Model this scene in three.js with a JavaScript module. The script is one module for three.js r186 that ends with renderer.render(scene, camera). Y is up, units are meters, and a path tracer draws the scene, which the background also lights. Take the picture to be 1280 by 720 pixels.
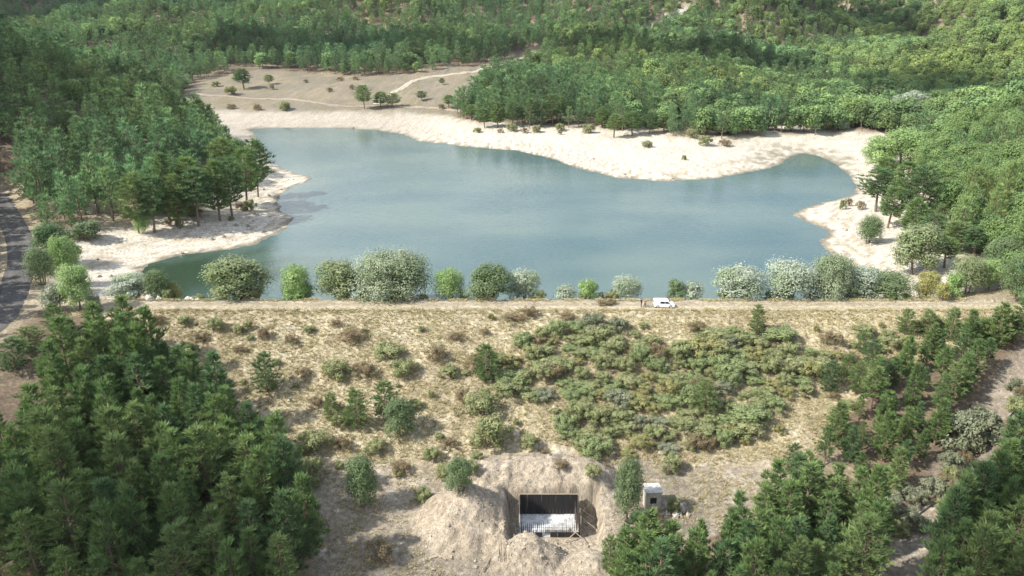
import * as THREE from 'three';
import { createNoise2D, createNoise3D } from 'simplex-noise';
import { mergeGeometries } from 'three/addons/utils/BufferGeometryUtils.js';
import { RoundedBoxGeometry } from 'three/addons/geometries/RoundedBoxGeometry.js';
import { MarchingCubes } from 'three/addons/objects/MarchingCubes.js';

// ---------------------------------------------------------------- camera, sky, sun, exposure
const scene = new THREE.Scene();
const camera = new THREE.PerspectiveCamera(40.0, 1024 / 576, 0.5, 6000);
camera.position.set(0, 58, 0);
camera.rotation.set(THREE.MathUtils.degToRad(-20), 0, 0);
const renderer = new THREE.WebGLRenderer({ antialias: true });
renderer.setSize(1024, 576);
renderer.toneMapping = THREE.LinearToneMapping;
renderer.toneMappingExposure = 2.0;
renderer.shadowMap.enabled = true;
scene.fog = new THREE.FogExp2(new THREE.Color(0.80, 0.87, 0.94), 0.00003);

const SUN = new THREE.Vector3(-0.69, 0.68, 0.24).normalize();
const sun = new THREE.DirectionalLight(new THREE.Color(1.0, 0.955, 0.87), 4.7);
sun.name = 'sun';
sun.position.copy(SUN).multiplyScalar(900).add(new THREE.Vector3(0, 0, -250));
sun.target.position.set(0, 0, -250);
sun.castShadow = true;
sun.shadow.mapSize.set(4096, 4096);
Object.assign(sun.shadow.camera, { left: -700, right: 700, top: 600, bottom: -600, near: 10, far: 3000 });
sun.shadow.radius = 1.5;
scene.add(sun, sun.target);

// ---------------------------------------------------------------- numbers
function mulberry(a) {
  return () => { a = (a + 0x6d2b79f5) | 0; let t = Math.imul(a ^ (a >>> 15), 1 | a); t = (t + Math.imul(t ^ (t >>> 7), 61 | t)) ^ t; return ((t ^ (t >>> 14)) >>> 0) / 4294967296; };
}
const n2 = createNoise2D(mulberry(11)), n3 = createNoise3D(mulberry(12));
const fbm = (x, y, o = 4) => { let s = 0, a = 0.5; for (let i = 0; i < o; i++) { s += a * n2(x, y); x = x * 2.03 + 17.1; y = y * 2.03 - 9.7; a *= 0.5; } return s; };
const clamp = (x, a = 0, b = 1) => Math.min(b, Math.max(a, x));
const sstep = (a, b, x) => { const t = clamp((x - a) / (b - a)); return t * t * (3 - 2 * t); };
const mix = (a, b, t) => a + (b - a) * t;
const mix3 = (a, b, t) => [mix(a[0], b[0], t), mix(a[1], b[1], t), mix(a[2], b[2], t)];

{ // the sky: blue air, thin high haze and scattered soft cumulus all round
  const W = 1024, H = 512, data = new Float32Array(W * H * 4);
  for (let j = 0; j < H; j++) {
    const el = ((j + 0.5) / H - 0.5) * Math.PI, y = Math.sin(el), c = Math.cos(el);
    for (let i = 0; i < W; i++) {
      const az = ((i + 0.5) / W - 0.5) * 2 * Math.PI, x = Math.cos(az) * c, z = Math.sin(az) * c, o = (j * W + i) * 4;
      const up = Math.max(y, 0), k = Math.pow(1 - up, 3.2);
      let col = mix3([0.15, 0.235, 0.41], [0.49, 0.56, 0.635], k);
      const s = Math.max(0, x * SUN.x + y * SUN.y + z * SUN.z);
      const g = 0.35 * Math.pow(s, 12) + 0.12 * Math.pow(s, 3);
      col = [col[0] + g, col[1] + g * 0.95, col[2] + g * 0.85];
      if (y > 0) {
        const q = 1 / (y + 0.16), d = fbm(x * q * 1.3 + 5, z * q * 1.3 + 11.5, 5), m = sstep(0.02, 0.42, d + 0.06);
        const lit = 1.02 + 0.25 * fbm(x * q * 3 + 9, z * q * 3, 3) + 0.35 * Math.pow(s, 4);
        col = mix3(col, [lit, lit * 0.99, lit * 0.985], m * 0.85);
      } else col = mix3(col, [0.2, 0.22, 0.2], sstep(0, -0.2, y));
      data[o] = col[0]; data[o + 1] = col[1]; data[o + 2] = col[2]; data[o + 3] = 1;
    }
  }
  const t = new THREE.DataTexture(data, W, H, THREE.RGBAFormat, THREE.FloatType);
  t.mapping = THREE.EquirectangularReflectionMapping; t.magFilter = t.minFilter = THREE.LinearFilter; t.needsUpdate = true;
  scene.background = t; scene.environment = t;
  scene.backgroundIntensity = scene.environmentIntensity = 1.05;
}

// ---------------------------------------------------------------- the lie of the land
// the waterline (x, z) and surveyed spot heights (x, y, z), in metres; the water stands at y = 0
const SHORE=[[-83.1,-168.3],[-84.0,-171.1],[-84.8,-176.4],[-79.7,-182.6],[-70.2,-187.1],[-64.4,-191.9],[-61.7,-199.1],[-60.6,-207.7],[-62.6,-219.5],[-68.3,-226.9],[-72.0,-236.7],[-73.2,-246.3],[-72.7,-254.2],[-70.3,-261.4],[-69.2,-270.2],[-76.6,-279.7],[-85.1,-289.8],[-91.8,-298.9],[-100.4,-320.8],[-112.8,-352.3],[-125.8,-382.5],[-111.9,-385.0],[-92.6,-385.0],[-76.7,-382.5],[-64.4,-377.5],[-49.6,-365.6],[-42.1,-348.1],[-20.2,-333.9],[0.0,-324.5],[15.6,-307.0],[23.5,-288.3],[36.1,-271.6],[51.7,-265.1],[68.9,-268.9],[86.1,-281.1],[95.5,-288.3],[102.8,-298.9],[109.6,-310.4],[116.7,-317.3],[120.9,-312.1],[122.2,-303.7],[120.2,-291.3],[118.4,-274.2],[114.9,-261.4],[107.7,-246.3],[98.8,-238.8],[89.0,-230.7],[80.2,-221.3],[81.2,-214.3],[83.6,-206.8],[84.2,-202.1],[82.6,-198.4],[79.0,-195.5],[78.2,-189.8],[76.7,-180.7],[76.3,-171.1],[75.6,-161.9],[73.8,-153.5],[72.3,-149.9],[72.3,-150.0],[-74.0,-150.0],[-74,-156.0]];
const CTRL=[[-203.0,38.6,-330],[-182.2,33.7,-325],[-154.5,24.8,-310],[-128.2,16.7,-295],[-105.4,10.4,-278],[-330,18,-420],[-250,10,-420],[-190,4,-400],[-150,2,-360],[-120.3,5,-178.6],[-108.7,6,-192.9],[-91.7,5.5,-200.3],[-78.3,5,-216.3],[-200,12,-200],[-260,40,-260],[-180,14,-120],[-300,55,-150],[-400,70,-300],[-124.9,2,-403.5],[-171.4,8,-456.5],[-173.1,14,-519.8],[-110.9,13,-514.3],[-59.7,15,-508.0],[7.9,21,-539.3],[-17.4,13,-441.9],[-59.6,6,-429.2],[-74.5,2,-392.3],[-32.8,6,-412.6],[-115.3,8,-448.6],[-362.7,26.7,-650],[-314.5,33.9,-670],[-253.6,42.8,-700],[-182.8,49.0,-740],[-86.7,49.0,-760],[0.0,42.6,-720],[-480,22,-800],[-620,15,-760],[-600,95,-1050],[-900,120,-1000],[-300,85,-950],[-50,95,-980],[-15.1,4,-378.3],[21.8,4,-363.2],[55.4,4,-344.8],[85.4,4,-326.0],[126.6,3.5,-350.2],[143.7,4,-363.2],[9.2,12.3,-470],[40.2,23.0,-520],[86.3,28.8,-560],[126.4,25.8,-570],[157.0,19.5,-540],[176.2,7.6,-500],[70.5,11.8,-450],[109.8,9.3,-430],[150,12,-650],[60,16,-650],[110,22,-720],[213.7,41.5,-700],[256.7,6.8,-660],[187.7,49.0,-760],[100,62,-840],[200,75,-860],[330,40,-760],[330,95,-1000],[150,110,-1050],[209.0,10.5,-500],[244.0,21.3,-525],[289.8,36.4,-540],[340.1,49.0,-555],[238.6,7.5,-450],[300,8,-600],[370,22,-630],[440,50,-660],[194.4,5,-381.9],[178.1,4,-406.4],[420,110,-900],[600,120,-700],[500,90,-500],[179.4,21.6,-285],[167.6,15.9,-292],[215,11,-350],[161.2,6.8,-300],[106.9,5,-189.0],[108.4,5.5,-159.1],[132.2,7,-229.8],[230,8,-380],[260,50,-280],[330,60,-350],[200,22,-190],[89.8,3,-185.3],[120.3,5,-244.6],[79.3,4,-150.7],[92.7,2,-211.9],[92.3,4.5,-132.2],[81.7,-2,-112.6],[62.3,-6,-79.1],[57.2,-9.5,-93.6],[44.8,-7.5,-107.2],[46.2,-10,-81.0],[29.2,-9.5,-93.6],[14.3,-9.2,-101.0],[-9.6,-9.5,-101.4],[0.0,-11.3,-85.7],[-24.3,-10.5,-81.6],[-28.3,-8.5,-99.9],[-45.0,-7,-97.7],[-54.1,-7,-81.9],[-62.2,-5,-79.3],[-72.4,-1.5,-97.4],[-86.5,3.4,-122.4],[-77.3,2.5,-127.8],[-59.7,-3,-114.4],[-101,4,-153],[-118,4.6,-182],[-92,3.8,-130],[105,4,-140],[0,-12.5,-60],[-60,-8.5,-60],[60,-8.5,-60],[-140,15,-60],[140,15,-60],[-300,60,-60],[300,60,-60],[0,-15,0],[-60,-11,0],[60,-11,0],[-140,15,0],[140,15,0],[-300,60,0],[300,60,0],[0,-20,150],[-60,-16,150],[60,-16,150],[-140,15,150],[140,15,150],[-300,60,150],[300,60,150],[-1300,170,300],[-1300,170,-300],[-1300,170,-900],[-1300,170,-1700],[1300,170,300],[1300,170,-300],[1300,170,-900],[1300,170,-1700],[0,150,-1700],[600,150,-1700],[-600,150,-1700],[-700,110,-300],[-600,90,0],[700,110,-200],[0,0,-200],[0,0,-280]];
const ROAD = [[-150, 5.4, -226], [-134, 5, -204], [-118, 4.6, -182], [-108, 4.3, -166], [-101, 4.1, -152], [-95.5, 4, -140], [-92, 3.9, -130], [-92, 3.8, -118], [-98, 4, -100], [-112, 5, -70], [-125, 6, -30]];
const CREST = 4;
const spline = (function () { // thin plate spline through the spot heights
  const S = 200, N = CTRL.length, M = N + 3, A = Array.from({ length: M }, () => new Float64Array(M + 1));
  const phi = (r2) => (r2 > 1e-9 ? 0.5 * r2 * Math.log(r2) : 0);
  for (let i = 0; i < N; i++) {
    const [xi, yi, zi] = CTRL[i];
    for (let j = 0; j < N; j++) { const dx = (xi - CTRL[j][0]) / S, dz = (zi - CTRL[j][2]) / S; A[i][j] = phi(dx * dx + dz * dz); }
    A[i][i] += 2e-4;
    A[i][N] = A[N][i] = 1; A[i][N + 1] = A[N + 1][i] = xi / S; A[i][N + 2] = A[N + 2][i] = zi / S; A[i][M] = yi;
  }
  for (let c = 0; c < M; c++) {
    let p = c; for (let r = c + 1; r < M; r++) if (Math.abs(A[r][c]) > Math.abs(A[p][c])) p = r;
    [A[c], A[p]] = [A[p], A[c]];
    for (let r = c + 1; r < M; r++) { const f = A[r][c] / A[c][c]; if (f) for (let k = c; k <= M; k++) A[r][k] -= f * A[c][k]; }
  }
  const w = new Float64Array(M);
  for (let r = M - 1; r >= 0; r--) { let s = A[r][M]; for (let k = r + 1; k < M; k++) s -= A[r][k] * w[k]; w[r] = s / A[r][r]; }
  return (x, z) => {
    let s = w[N] + w[N + 1] * x / S + w[N + 2] * z / S;
    for (let j = 0; j < N; j++) { const dx = (x - CTRL[j][0]) / S, dz = (z - CTRL[j][2]) / S, r2 = dx * dx + dz * dz; if (r2 > 1e-9) s += w[j] * 0.5 * r2 * Math.log(r2); }
    return s;
  };
})();
function inside(poly, x, z) {
  let c = false;
  for (let i = 0, j = poly.length - 1; i < poly.length; j = i++) { const [ax, az] = poly[i], [bx, bz] = poly[j]; if ((az > z) !== (bz > z) && x < ((bx - ax) * (z - az)) / (bz - az) + ax) c = !c; }
  return c;
}
function lineDist(poly, x, z, closed, k = 1) { // distance to a polyline and the place along it; k = index of the z entry
  let best = 1e18, at = 0, n = poly.length;
  for (let i = 0; i < n - (closed ? 0 : 1); i++) {
    const a = poly[i], b = poly[(i + 1) % n], dx = b[0] - a[0], dz = b[k] - a[k], t = clamp(((x - a[0]) * dx + (z - a[k]) * dz) / (dx * dx + dz * dz + 1e-9));
    const ex = x - a[0] - dx * t, ez = z - a[k] - dz * t, d = ex * ex + ez * ez;
    if (d < best) { best = d; at = i + t; }
  }
  return [Math.sqrt(best), at];
}
function shoreDist(x, z) { // metres from the waterline, positive on land
  const d = lineDist(SHORE, x, z, true)[0];
  const jit = d < 60 ? 1.6 * fbm(x * 0.045, z * 0.045, 4) + 0.5 * n2(x * 0.3, z * 0.3) : 0;
  return (inside(SHORE, x, z) ? -d : d) + jit;
}
const CREEK = [[44, -74], [52, -86], [58, -93.5], [66, -101], [75, -110], [84, -119], [96, -128]];
const smax = (a, b, k) => { const h = clamp(0.5 + 0.5 * (b - a) / k); return mix(a, b, h) + k * h * (1 - h); };
const cone = (x, z, cx, cz, r, h, sx = 1) => { const d = Math.hypot((x - cx) / sx, z - cz) / r; return h * Math.max(0, 1 - d) * (1 - 0.18 * Math.exp(-d * d * 14)); };
const PIT = { x0: -0.6, x1: 12.4, z0: -97.75, z1: -89.5, y: -12.6 };
function damY(x, z) {
  const e = 0.45 * n2(x * 0.09, 2.5) + 0.25 * n2(x * 0.4, 8), y = z < -141.6 + e ? CREST - (-141.6 + e - z) / 2.5 : z > -136 + e ? CREST - (z + 136 - e) / 2.55 : CREST;
  return y - sstep(98, 125, Math.abs(x + 2)) * 14;
}
function heapAt(x, z) { // spoil heaps beside and behind the excavation
  const nn = 0.5 * fbm(x * 0.35, z * 0.35, 4);
  let heap = Math.max(cone(x, z, -6.4, -92.6, 7.0, 6.2, 1.06), cone(x, z, -3.5, -97, 4.5, 2.6));
    const rx = clamp(x, -4.5, 10.5), rz = -101.6 + 0.012 * (rx - 3) ** 2, rr = Math.hypot((x - rx) * 0.8, z - rz) / 4.5;
    heap = Math.max(heap, 3.3 * Math.max(0, 1 - rr) * (1 - 0.15 * Math.exp(-rr * rr * 12)) * (1 + 0.25 * fbm(x * 0.2, 5, 2)));
    heap += (nn * 1.1 + 0.16 * fbm(x * 0.9, z * 0.9, 3)) * sstep(0, 1.2, heap);
  return heap;
}
function foreAt(x, z) { // heaps thrown up before it
  const fore = Math.max(cone(x, z, 1.9, -86.6, 5.0, 4.3, 1.15), cone(x, z, 10, -84.2, 3.6, 1.6, 1.3));
  return fore + 0.5 * fbm(x * 0.35, z * 0.35, 4) * sstep(0, 1, fore) * 0.7;
}
function ground(x, z) {
  const sd = shoreDist(x, z);
  let t = spline(x, z);
  const far = sstep(160, 500, Math.hypot(x, z + 60));
  t += fbm(x * 0.012, z * 0.012, 4) * mix(0.8, 9, far) * (1 - 0.75 * sstep(180, 95, Math.hypot(x + 90, (z + 455) * 0.9)));
  t += 26 * fbm(x * 0.0062 + 1.3, z * 0.0034, 2) * sstep(430, 620, -z) * (1 - sstep(190, 110, Math.hypot(x + 90, (z + 455) * 0.9)));   // spurs and gullies of the far hills
  t += 0.45 * fbm(x * 0.11 + 5, z * 0.11, 3);
  if (z < -142) {
    const b = sd < 0 ? Math.max(-5, sd * 0.13) : sd * 0.075 + 0.12 * fbm(x * 0.5, z * 0.5, 2) * sstep(0, 3, sd) + 0.055 * (Math.abs(((sd + 1.5 * fbm(x * 0.05, z * 0.05, 2)) * 0.42) % 1 - 0.5) - 0.25) * sstep(0.5, 2, sd);
    t = mix(b, Math.max(t, b * 0.6), sstep(2, 48, sd));
  }
  const rd = lineDist(ROAD, x, z, false, 2);
  if (rd[0] < 14) { const i = Math.min(ROAD.length - 2, Math.floor(rd[1])), ry = mix(ROAD[i][1], ROAD[i + 1][1], rd[1] - i); t = mix(ry, t, sstep(3.6, 11, rd[0])); }
  const dam = damY(x, z);
  if (z > -165 && z < -90) {
    const rough = 0.22 * fbm(x * 0.17, z * 0.17, 3) * sstep(-136, -132, z) + 0.15 * fbm(x * 0.4, z * 0.4, 2) * sstep(-136, -133, z);
    t = smax(t, dam + rough, 0.8);
    if (z < -136.6 && z > -141) t = mix(t, Math.max(dam, CREST), sstep(104, 92, Math.abs(x)));
  }
  if (z > -128 && z < -70 && Math.abs(x) < 110) {
    const cd = lineDist(CREEK, x, z, false)[0];
    t -= 1.3 * sstep(5, 0.8, cd);
    // spoil heaps round the excavation
    const nn = 0.5 * fbm(x * 0.35, z * 0.35, 4);
    t += (0.10 * fbm(x * 1.1, z * 1.1, 3) + 0.05 * n2(x * 3.1, z * 3.1)) * sstep(17, 11, Math.hypot((x - 3) / 1.25, z + 94));
    t += heapAt(x, z);
    // the excavation itself: steep on three sides, open as a ramp towards the front right
    const ex = Math.max(PIT.x0 - x, x - PIT.x1), ez = Math.max(PIT.z0 - z, z - PIT.z1);
    const wall = Math.max(ex + 0.25 * fbm(z * 0.5, 3, 3), (PIT.z0 - z) + 0.22 * fbm(x * 0.4, 7, 3));
    const front = z - PIT.z1;
    const lip = Math.max(sstep(-0.5, 0.45, wall), front > 0 ? sstep(0, 5, front + 1.0 * n2(x * 0.3, 1)) : 0);
    if (wall < 1 && front < 6) t = mix(Math.min(t, PIT.y + 0.12 * nn + Math.max(0, front) * 0.25), t, lip);
    t += foreAt(x, z);
  }
  return t;
}

// ---------------------------------------------------------------- naming, tagging
const taken = {};
function numbered(name) { const k = (taken[name] = (taken[name] ?? -1) + 1); return k ? name + '_' + String(k).padStart(3, '0') : name; }
function tag(o, label, category, group) { o.userData.label = label; o.userData.category = category; if (group) o.userData.group = group; return o; }
function structure(o, name) { o.name = name; o.userData.kind = 'structure'; o.castShadow = o.receiveShadow = true; scene.add(o); return o; }
function thing(name, label, category, group) { const g = new THREE.Group(); g.name = numbered(name); tag(g, label, category, group); scene.add(g); return g; }
function part(parent, name, geometry, material) { const m = new THREE.Mesh(geometry, material); m.name = name; m.castShadow = m.receiveShadow = true; parent.add(m); return m; }
const lin = (r, g, b) => new THREE.Color().setRGB(r, g, b);

// ---------------------------------------------------------------- textures: grain only
function grainTexture(n, seed, f) { // tiling grain: f(noise functions on a torus) -> value 0..1
  const nn = createNoise3D(mulberry(seed)), n4 = (u, v, k) => { // periodic noise by blending
    const s = (a, b) => nn(a * k, b * k, seed); const wx = u, wy = v;
    return (s(u, v) * (1 - wx) * (1 - wy) + s(u - 1, v) * wx * (1 - wy) + s(u, v - 1) * (1 - wx) * wy + s(u - 1, v - 1) * wx * wy) / Math.sqrt(((1 - wx) ** 2 + wx * wx) * ((1 - wy) ** 2 + wy * wy));
  };
  const d = new Uint8Array(n * n * 4), r = mulberry(seed);
  for (let j = 0; j < n; j++) for (let i = 0; i < n; i++) {
    const v = f((k) => n4((i + 0.5) / n, (j + 0.5) / n, k), r), o = (j * n + i) * 4, q = Array.isArray(v) ? v : [v, v, v];
    for (let c = 0; c < 3; c++) d[o + c] = clamp(q[c]) * 255;
    d[o + 3] = 255;
  }
  const t = new THREE.DataTexture(d, n, n); t.wrapS = t.wrapT = THREE.RepeatWrapping; t.magFilter = THREE.LinearFilter; t.minFilter = THREE.LinearMipmapLinearFilter; t.generateMipmaps = true; t.needsUpdate = true;
  return t;
}
const soilMap = grainTexture(1024, 5, (N, r) => 0.80 + 0.10 * N(26) + 0.09 * N(70) + 0.07 * N(190) + 0.10 * (r() - 0.5) - (N(120) > 0.62 ? 0.22 : 0));
soilMap.colorSpace = THREE.SRGBColorSpace;
const soilBump = grainTexture(1024, 6, (N, r) => 0.5 + 0.16 * N(30) + 0.14 * N(90) + 0.1 * N(220) + 0.06 * (r() - 0.5));
const GROUND_MAT = new THREE.MeshStandardMaterial({ vertexColors: true, map: soilMap, bumpMap: soilBump, bumpScale: 0.08, roughness: 0.97 });

// ---------------------------------------------------------------- ground sheet: one tensor grid, fine where the land is near or cut
function ticks(spec) { const out = [spec[0][0]]; for (const [a, b, s0, s1 = s0] of spec) { let x = a; const n = Math.max(1, Math.round((b - a) / ((s0 + s1) / 2))); let sum = 0; const w = Array.from({ length: n }, (_, i) => { const v = mix(s0, s1, n > 1 ? i / (n - 1) : 0); sum += v; return v; }); for (const v of w) { x += v * (b - a) / sum; out.push(x); } } return out; }
const XS = ticks([[-1500, -400, 60, 16], [-400, -130, 14, 3], [-130, -70, 2, 1], [-70, -14, 0.9], [-14, -3, 0.5, 0.28], [-3, 16, 0.26], [16, 70, 0.5, 0.9], [70, 130, 1, 2], [130, 400, 3, 14], [400, 1500, 16, 60]]);
const ZS = ticks([[-1800, -600, 60, 10], [-600, -300, 8, 2.6], [-300, -150, 2.4, 1], [-150, -104, 0.8], [-104, -82, 0.27], [-82, -66, 0.6, 1.2], [-66, 0, 2, 8], [0, 320, 10, 40]]);
const sandAt = (x, z, y, sd) => z < -150 && sd < 75 ? sstep(4.4, 3.0, y + 1.1 * fbm(x * 0.06, z * 0.06, 3)) : 0;
const MEADOW = [[-150,-372],[-185.1,-452.1],[-194,-493.2],[-185.2,-510.1],[-161.1,-531.8],[-134.1,-526.9],[-105.2,-510.6],[-59.3,-504.9],[-26.1,-534.5],[4.4,-561],[27.4,-564.4],[26.3,-540.8],[-8.5,-478.6],[-21.1,-425.9],[-27.2,-401.3],[-25.2,-370.2],[-42.6,-352.2],[-123.2,-374.3]];
const TRACK_FAR = [[-72.4,-428.9],[-63.5,-460],[-50.9,-493.9],[-29.5,-502.6],[-10.3,-528.2],[8,-550.8]];
const TRACK_MEADOW = [[-176.9,-453.3],[-151.5,-450.4],[-122.5,-441.8],[-92.9,-425.3],[-67.6,-425.4],[-41.4,-416.3],[-24.1,-404.1]];
const STAND_LEFT = [[-71.3,-121.2],[-65.3,-123.5],[-54.5,-115.8],[-44.5,-108.6],[-34.4,-98.9],[-27.8,-90.2],[-25.2,-81.9],[-24.3,-73.2],[-44.8,-71.6],[-56.9,-72.7],[-64.8,-77.5],[-74,-89.6],[-67.1,-93.6],[-68.8,-106.5]];
const STAND_RIGHT_NEAR = [[13.5,-80.3],[19.1,-80.3],[25.1,-82.7],[30.6,-86.3],[37.1,-92],[45.6,-93.9],[47.2,-87],[42.1,-76.8],[37.4,-73.2],[11.7,-73.5]];
const STAND_RIGHT_MID = [[46.1,-101.8],[50.6,-109.8],[57.8,-115.9],[67.5,-123.5],[79.2,-125.3],[90.7,-126.6],[86.9,-117.5],[74.2,-110.5],[66.2,-102.8],[57.5,-96.5],[50.6,-98.1]];
const STAND_RIGHT_FAR = [[50.6,-76.8],[56.9,-84.8],[66.7,-93.4],[78.5,-104.6],[87.4,-106.1],[64.3,-68],[47,-72.1]];
const SCRUB = [[-6.6,-124],[0,-127.9],[7.1,-130],[13.8,-132.4],[18.7,-131.4],[26.8,-127.4],[34.2,-129.2],[44.4,-130.2],[54.1,-129],[59,-126.1],[54.6,-120],[48,-115.9],[41.1,-112.2],[35.8,-108.8],[29.6,-105.8],[19.7,-105.9],[14.7,-104.5],[9,-107.1],[7.7,-111.4],[6.6,-115.3],[0,-115.9],[-5.4,-119.5]];
const SCRUB_EDGE = [[55.1,-123.6],[65.9,-130.2],[78.4,-132.7],[91.6,-131],[90.7,-126.6],[79.2,-125.3],[67.5,-123.5],[57.8,-115.9],[51.3,-109.9],[49.1,-113.1]];
const CLEARING = [[-24,-71.9],[-25.4,-84.3],[-28.4,-92.9],[-35.7,-101.5],[-45.9,-111],[-57,-121],[-71.6,-133.9],[-85.1,-134.8],[-86.4,-137.1],[98,-139.1],[91,-127.3],[67.5,-123.5],[50.6,-109.8],[42.4,-99.9],[35.9,-93.6],[28.1,-89.1],[13.5,-84],[11.1,-72.4]];
const BANK_RIGHT_OPEN = [[74.6,-153.3],[78.3,-175.2],[84.4,-206.8],[80.4,-224.1],[110.5,-249.4],[106.5,-228.5],[91.8,-191.7],[85.8,-167.3],[87,-149]];
const BANK_LEFT_OPEN = [[-85.1,-134.8],[-96.9,-164.9],[-105.2,-189.1],[-101.6,-198.8],[-86.2,-207.2],[-78.1,-221.2],[-86.4,-272.8],[-66.7,-271.6],[-55.6,-195.5],[-82.3,-167.2],[-62.5,-137.1]];
const CREST_TREES = [["silver",-75.6,-145.5,7,7.9], ["green",-69.5,-144.9,8,4.7], ["yellow",-67.4,-145.8,4.7,3.5], ["olive",-53.2,-144.6,10.7,11.3], ["lime",-42,-144.5,9,5.6], ["lime",-42,-144.8,4,6.9], ["olive",-33.8,-144.8,9.7,8.5], ["willow",-23.5,-145.1,12,15.1], ["lime",-12.3,-145.2,8.4,6], ["green",-4.5,-144.3,9.1,8.7], ["silver",2.5,-146.1,7.9,6.6], ["silver",10.6,-145.8,4.2,4.1], ["lime",14.9,-144.5,5.2,4.2], ["silver",22.5,-145.2,6.2,6], ["green",32.2,-144.6,5.2,3.4], ["silver",35.4,-144.8,4.7,4.1], ["silver",44.4,-144.6,8.7,9.7], ["silver",54.3,-144.3,9.5,10.3], ["willow",62.5,-144.3,11.3,8.7], ["silver",68.3,-146.1,9.1,8.2], ["green",74.1,-144.8,7.2,8.8], ["yellow",81.7,-145.2,7.7,4.7]];
const BANK_TREES = [["lime",-80,-136.3,9.4,5.9], ["lime",-93.8,-157.3,10.6,5.7], ["green",-94.7,-150.7,8.2,5.8], ["dark",-102.8,-168.7,8.2,7.9], ["green",-104,-185.7,4.9,7.8], ["grey",-84.1,-136.1,5.2,5], ["lime",-99.1,-169.9,5.7,4.7], ["grey",-77.4,-136.3,3.1,3], ["lime",-93.3,-193.2,6.3,4.5], ["olive",88.1,-164.8,12,10.9], ["green",76.5,-157.9,4.7,5.1], ["olive",92,-150.2,8.2,6.8], ["lime",96.8,-150.9,6.8,4.9], ["green",96.2,-141,9.3,6.7], ["lime",88.3,-148.5,5.4,4.2], ["yellow",81.9,-141.1,3.9,2.7], ["green",100.8,-154.2,9.4,8.3], ["green",88.7,-188.9,7.6,6.4], ["silver",183.5,-367.5,14.1,13.2], ["silver",187.1,-390.7,11,8.6], ["silver",179,-383,8.5,7.7], ["silver",146.5,-352.7,4.3,5], ["grey",-198.1,-480.5,8.6,12.3], ["lime",139,-279.8,13.6,17.1], ["lime",130.4,-279,12.2,13.1]];
const PINES_BANK = [[1,102.5,-216.7,14.6,9.9], [0,105.5,-208.8,18.3,10], [0,107.2,-201.1,18.2,9.2], [1,116.3,-210.5,12.8,8.7], [0,99.3,-201.7,13.1,8.4], [2,99.1,-188.2,12.3,9.1], [0,99.8,-180.1,9.1,7.6], [2,100.7,-172.7,9.1,8.1], [1,103.1,-168.9,8.2,7.2], [0,95.4,-165.8,8.3,6.4], [2,108.2,-173.6,9.1,7.3], [1,117.5,-245.3,12.9,9.1], [0,127.7,-238.7,11.8,8.8], [1,-94.3,-193.2,18.2,6.9], [2,-90.9,-194.7,17.3,8.6], [0,-86.1,-198.2,16.7,8.3], [1,-81.9,-200.7,18.2,9.7], [2,-78.4,-205.9,19,9.5], [0,-76.7,-211.6,19.3,9.7], [1,-76.4,-222.9,21.4,10.6], [2,-79,-240.5,20.6,9.9], [0,-85.9,-206.1,18.8,9.4], [1,-90.4,-202.4,20.6,8.4], [2,-83.2,-226.3,22.8,10.8], [1,-155.8,-471.6,14,11.2], [1,-145,-484.8,6.2,6.7], [2,-164.3,-491.5,6.8,4.8], [1,-76.8,-419.8,14.3,8.3], [2,-69,-423.7,9.3,9.3], [1,-63.1,-423.5,8.5,8.4], [2,-48.2,-430.2,6,6], [2,-32.3,-411.7,8.2,7.4], [2,-40,-467.4,4.6,3.7], [0,-65.6,-507.1,7,7], [0,-106.4,-517,7.1,7.1], [2,44.2,-343.3,11.9,9], [0,52.2,-346.1,12.7,9.7], [2,40.6,-361.7,11,8.7], [0,60.1,-347.6,11.3,8.4], [2,66.5,-348.3,9.9,7.7], [0,-12.9,-367.4,10.4,7.4], [2,-6.6,-366.9,13.4,8.8], [0,0.7,-367.2,13.4,8.1], [2,8.9,-368.6,14.1,8.9], [0,18.4,-368.2,16.4,8.8], [0,-19.2,-384.1,8.5,8.4]];
const PINES_DAM = [[3,-4.3,-120,7.1,5.4], [3,43.6,-130.1,6.3,3.7], [3,-40.6,-117.5,7.6,5.6], [3,-24.6,-110.4,7.7,4.8], [3,-20.4,-113,6.6,4.7], [3,-28.9,-112.2,5.3,3.9], [4,-17.6,-109.1,7.7,5], [4,-21.1,-94.7,9.6,5], [4,-7.3,-92.6,6.4,4], [4,16,-92.1,11.9,4], [3,15.4,-82.8,9.6,5.3], [3,12.4,-82.2,6.3,3.1], [3,-66.6,-126,7.8,4.7], [3,74.1,-130.1,5.4,4.9], [3,72.8,-124.6,6.3,4.7], [3,82.3,-126.3,5.3,5], [3,86.4,-126.4,4.9,4.2], [3,31.1,-113.6,6.6,5.2], [3,41.7,-101.4,5.2,3.1], [3,41.9,-96.5,8.1,4.6], [3,-80.2,-128.5,5.6,5.1], [3,-80.5,-121,5.1,5.9], [3,-80.4,-116.1,5.6,6.5], [3,-75.2,-115.6,4.2,4.7]];
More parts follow.
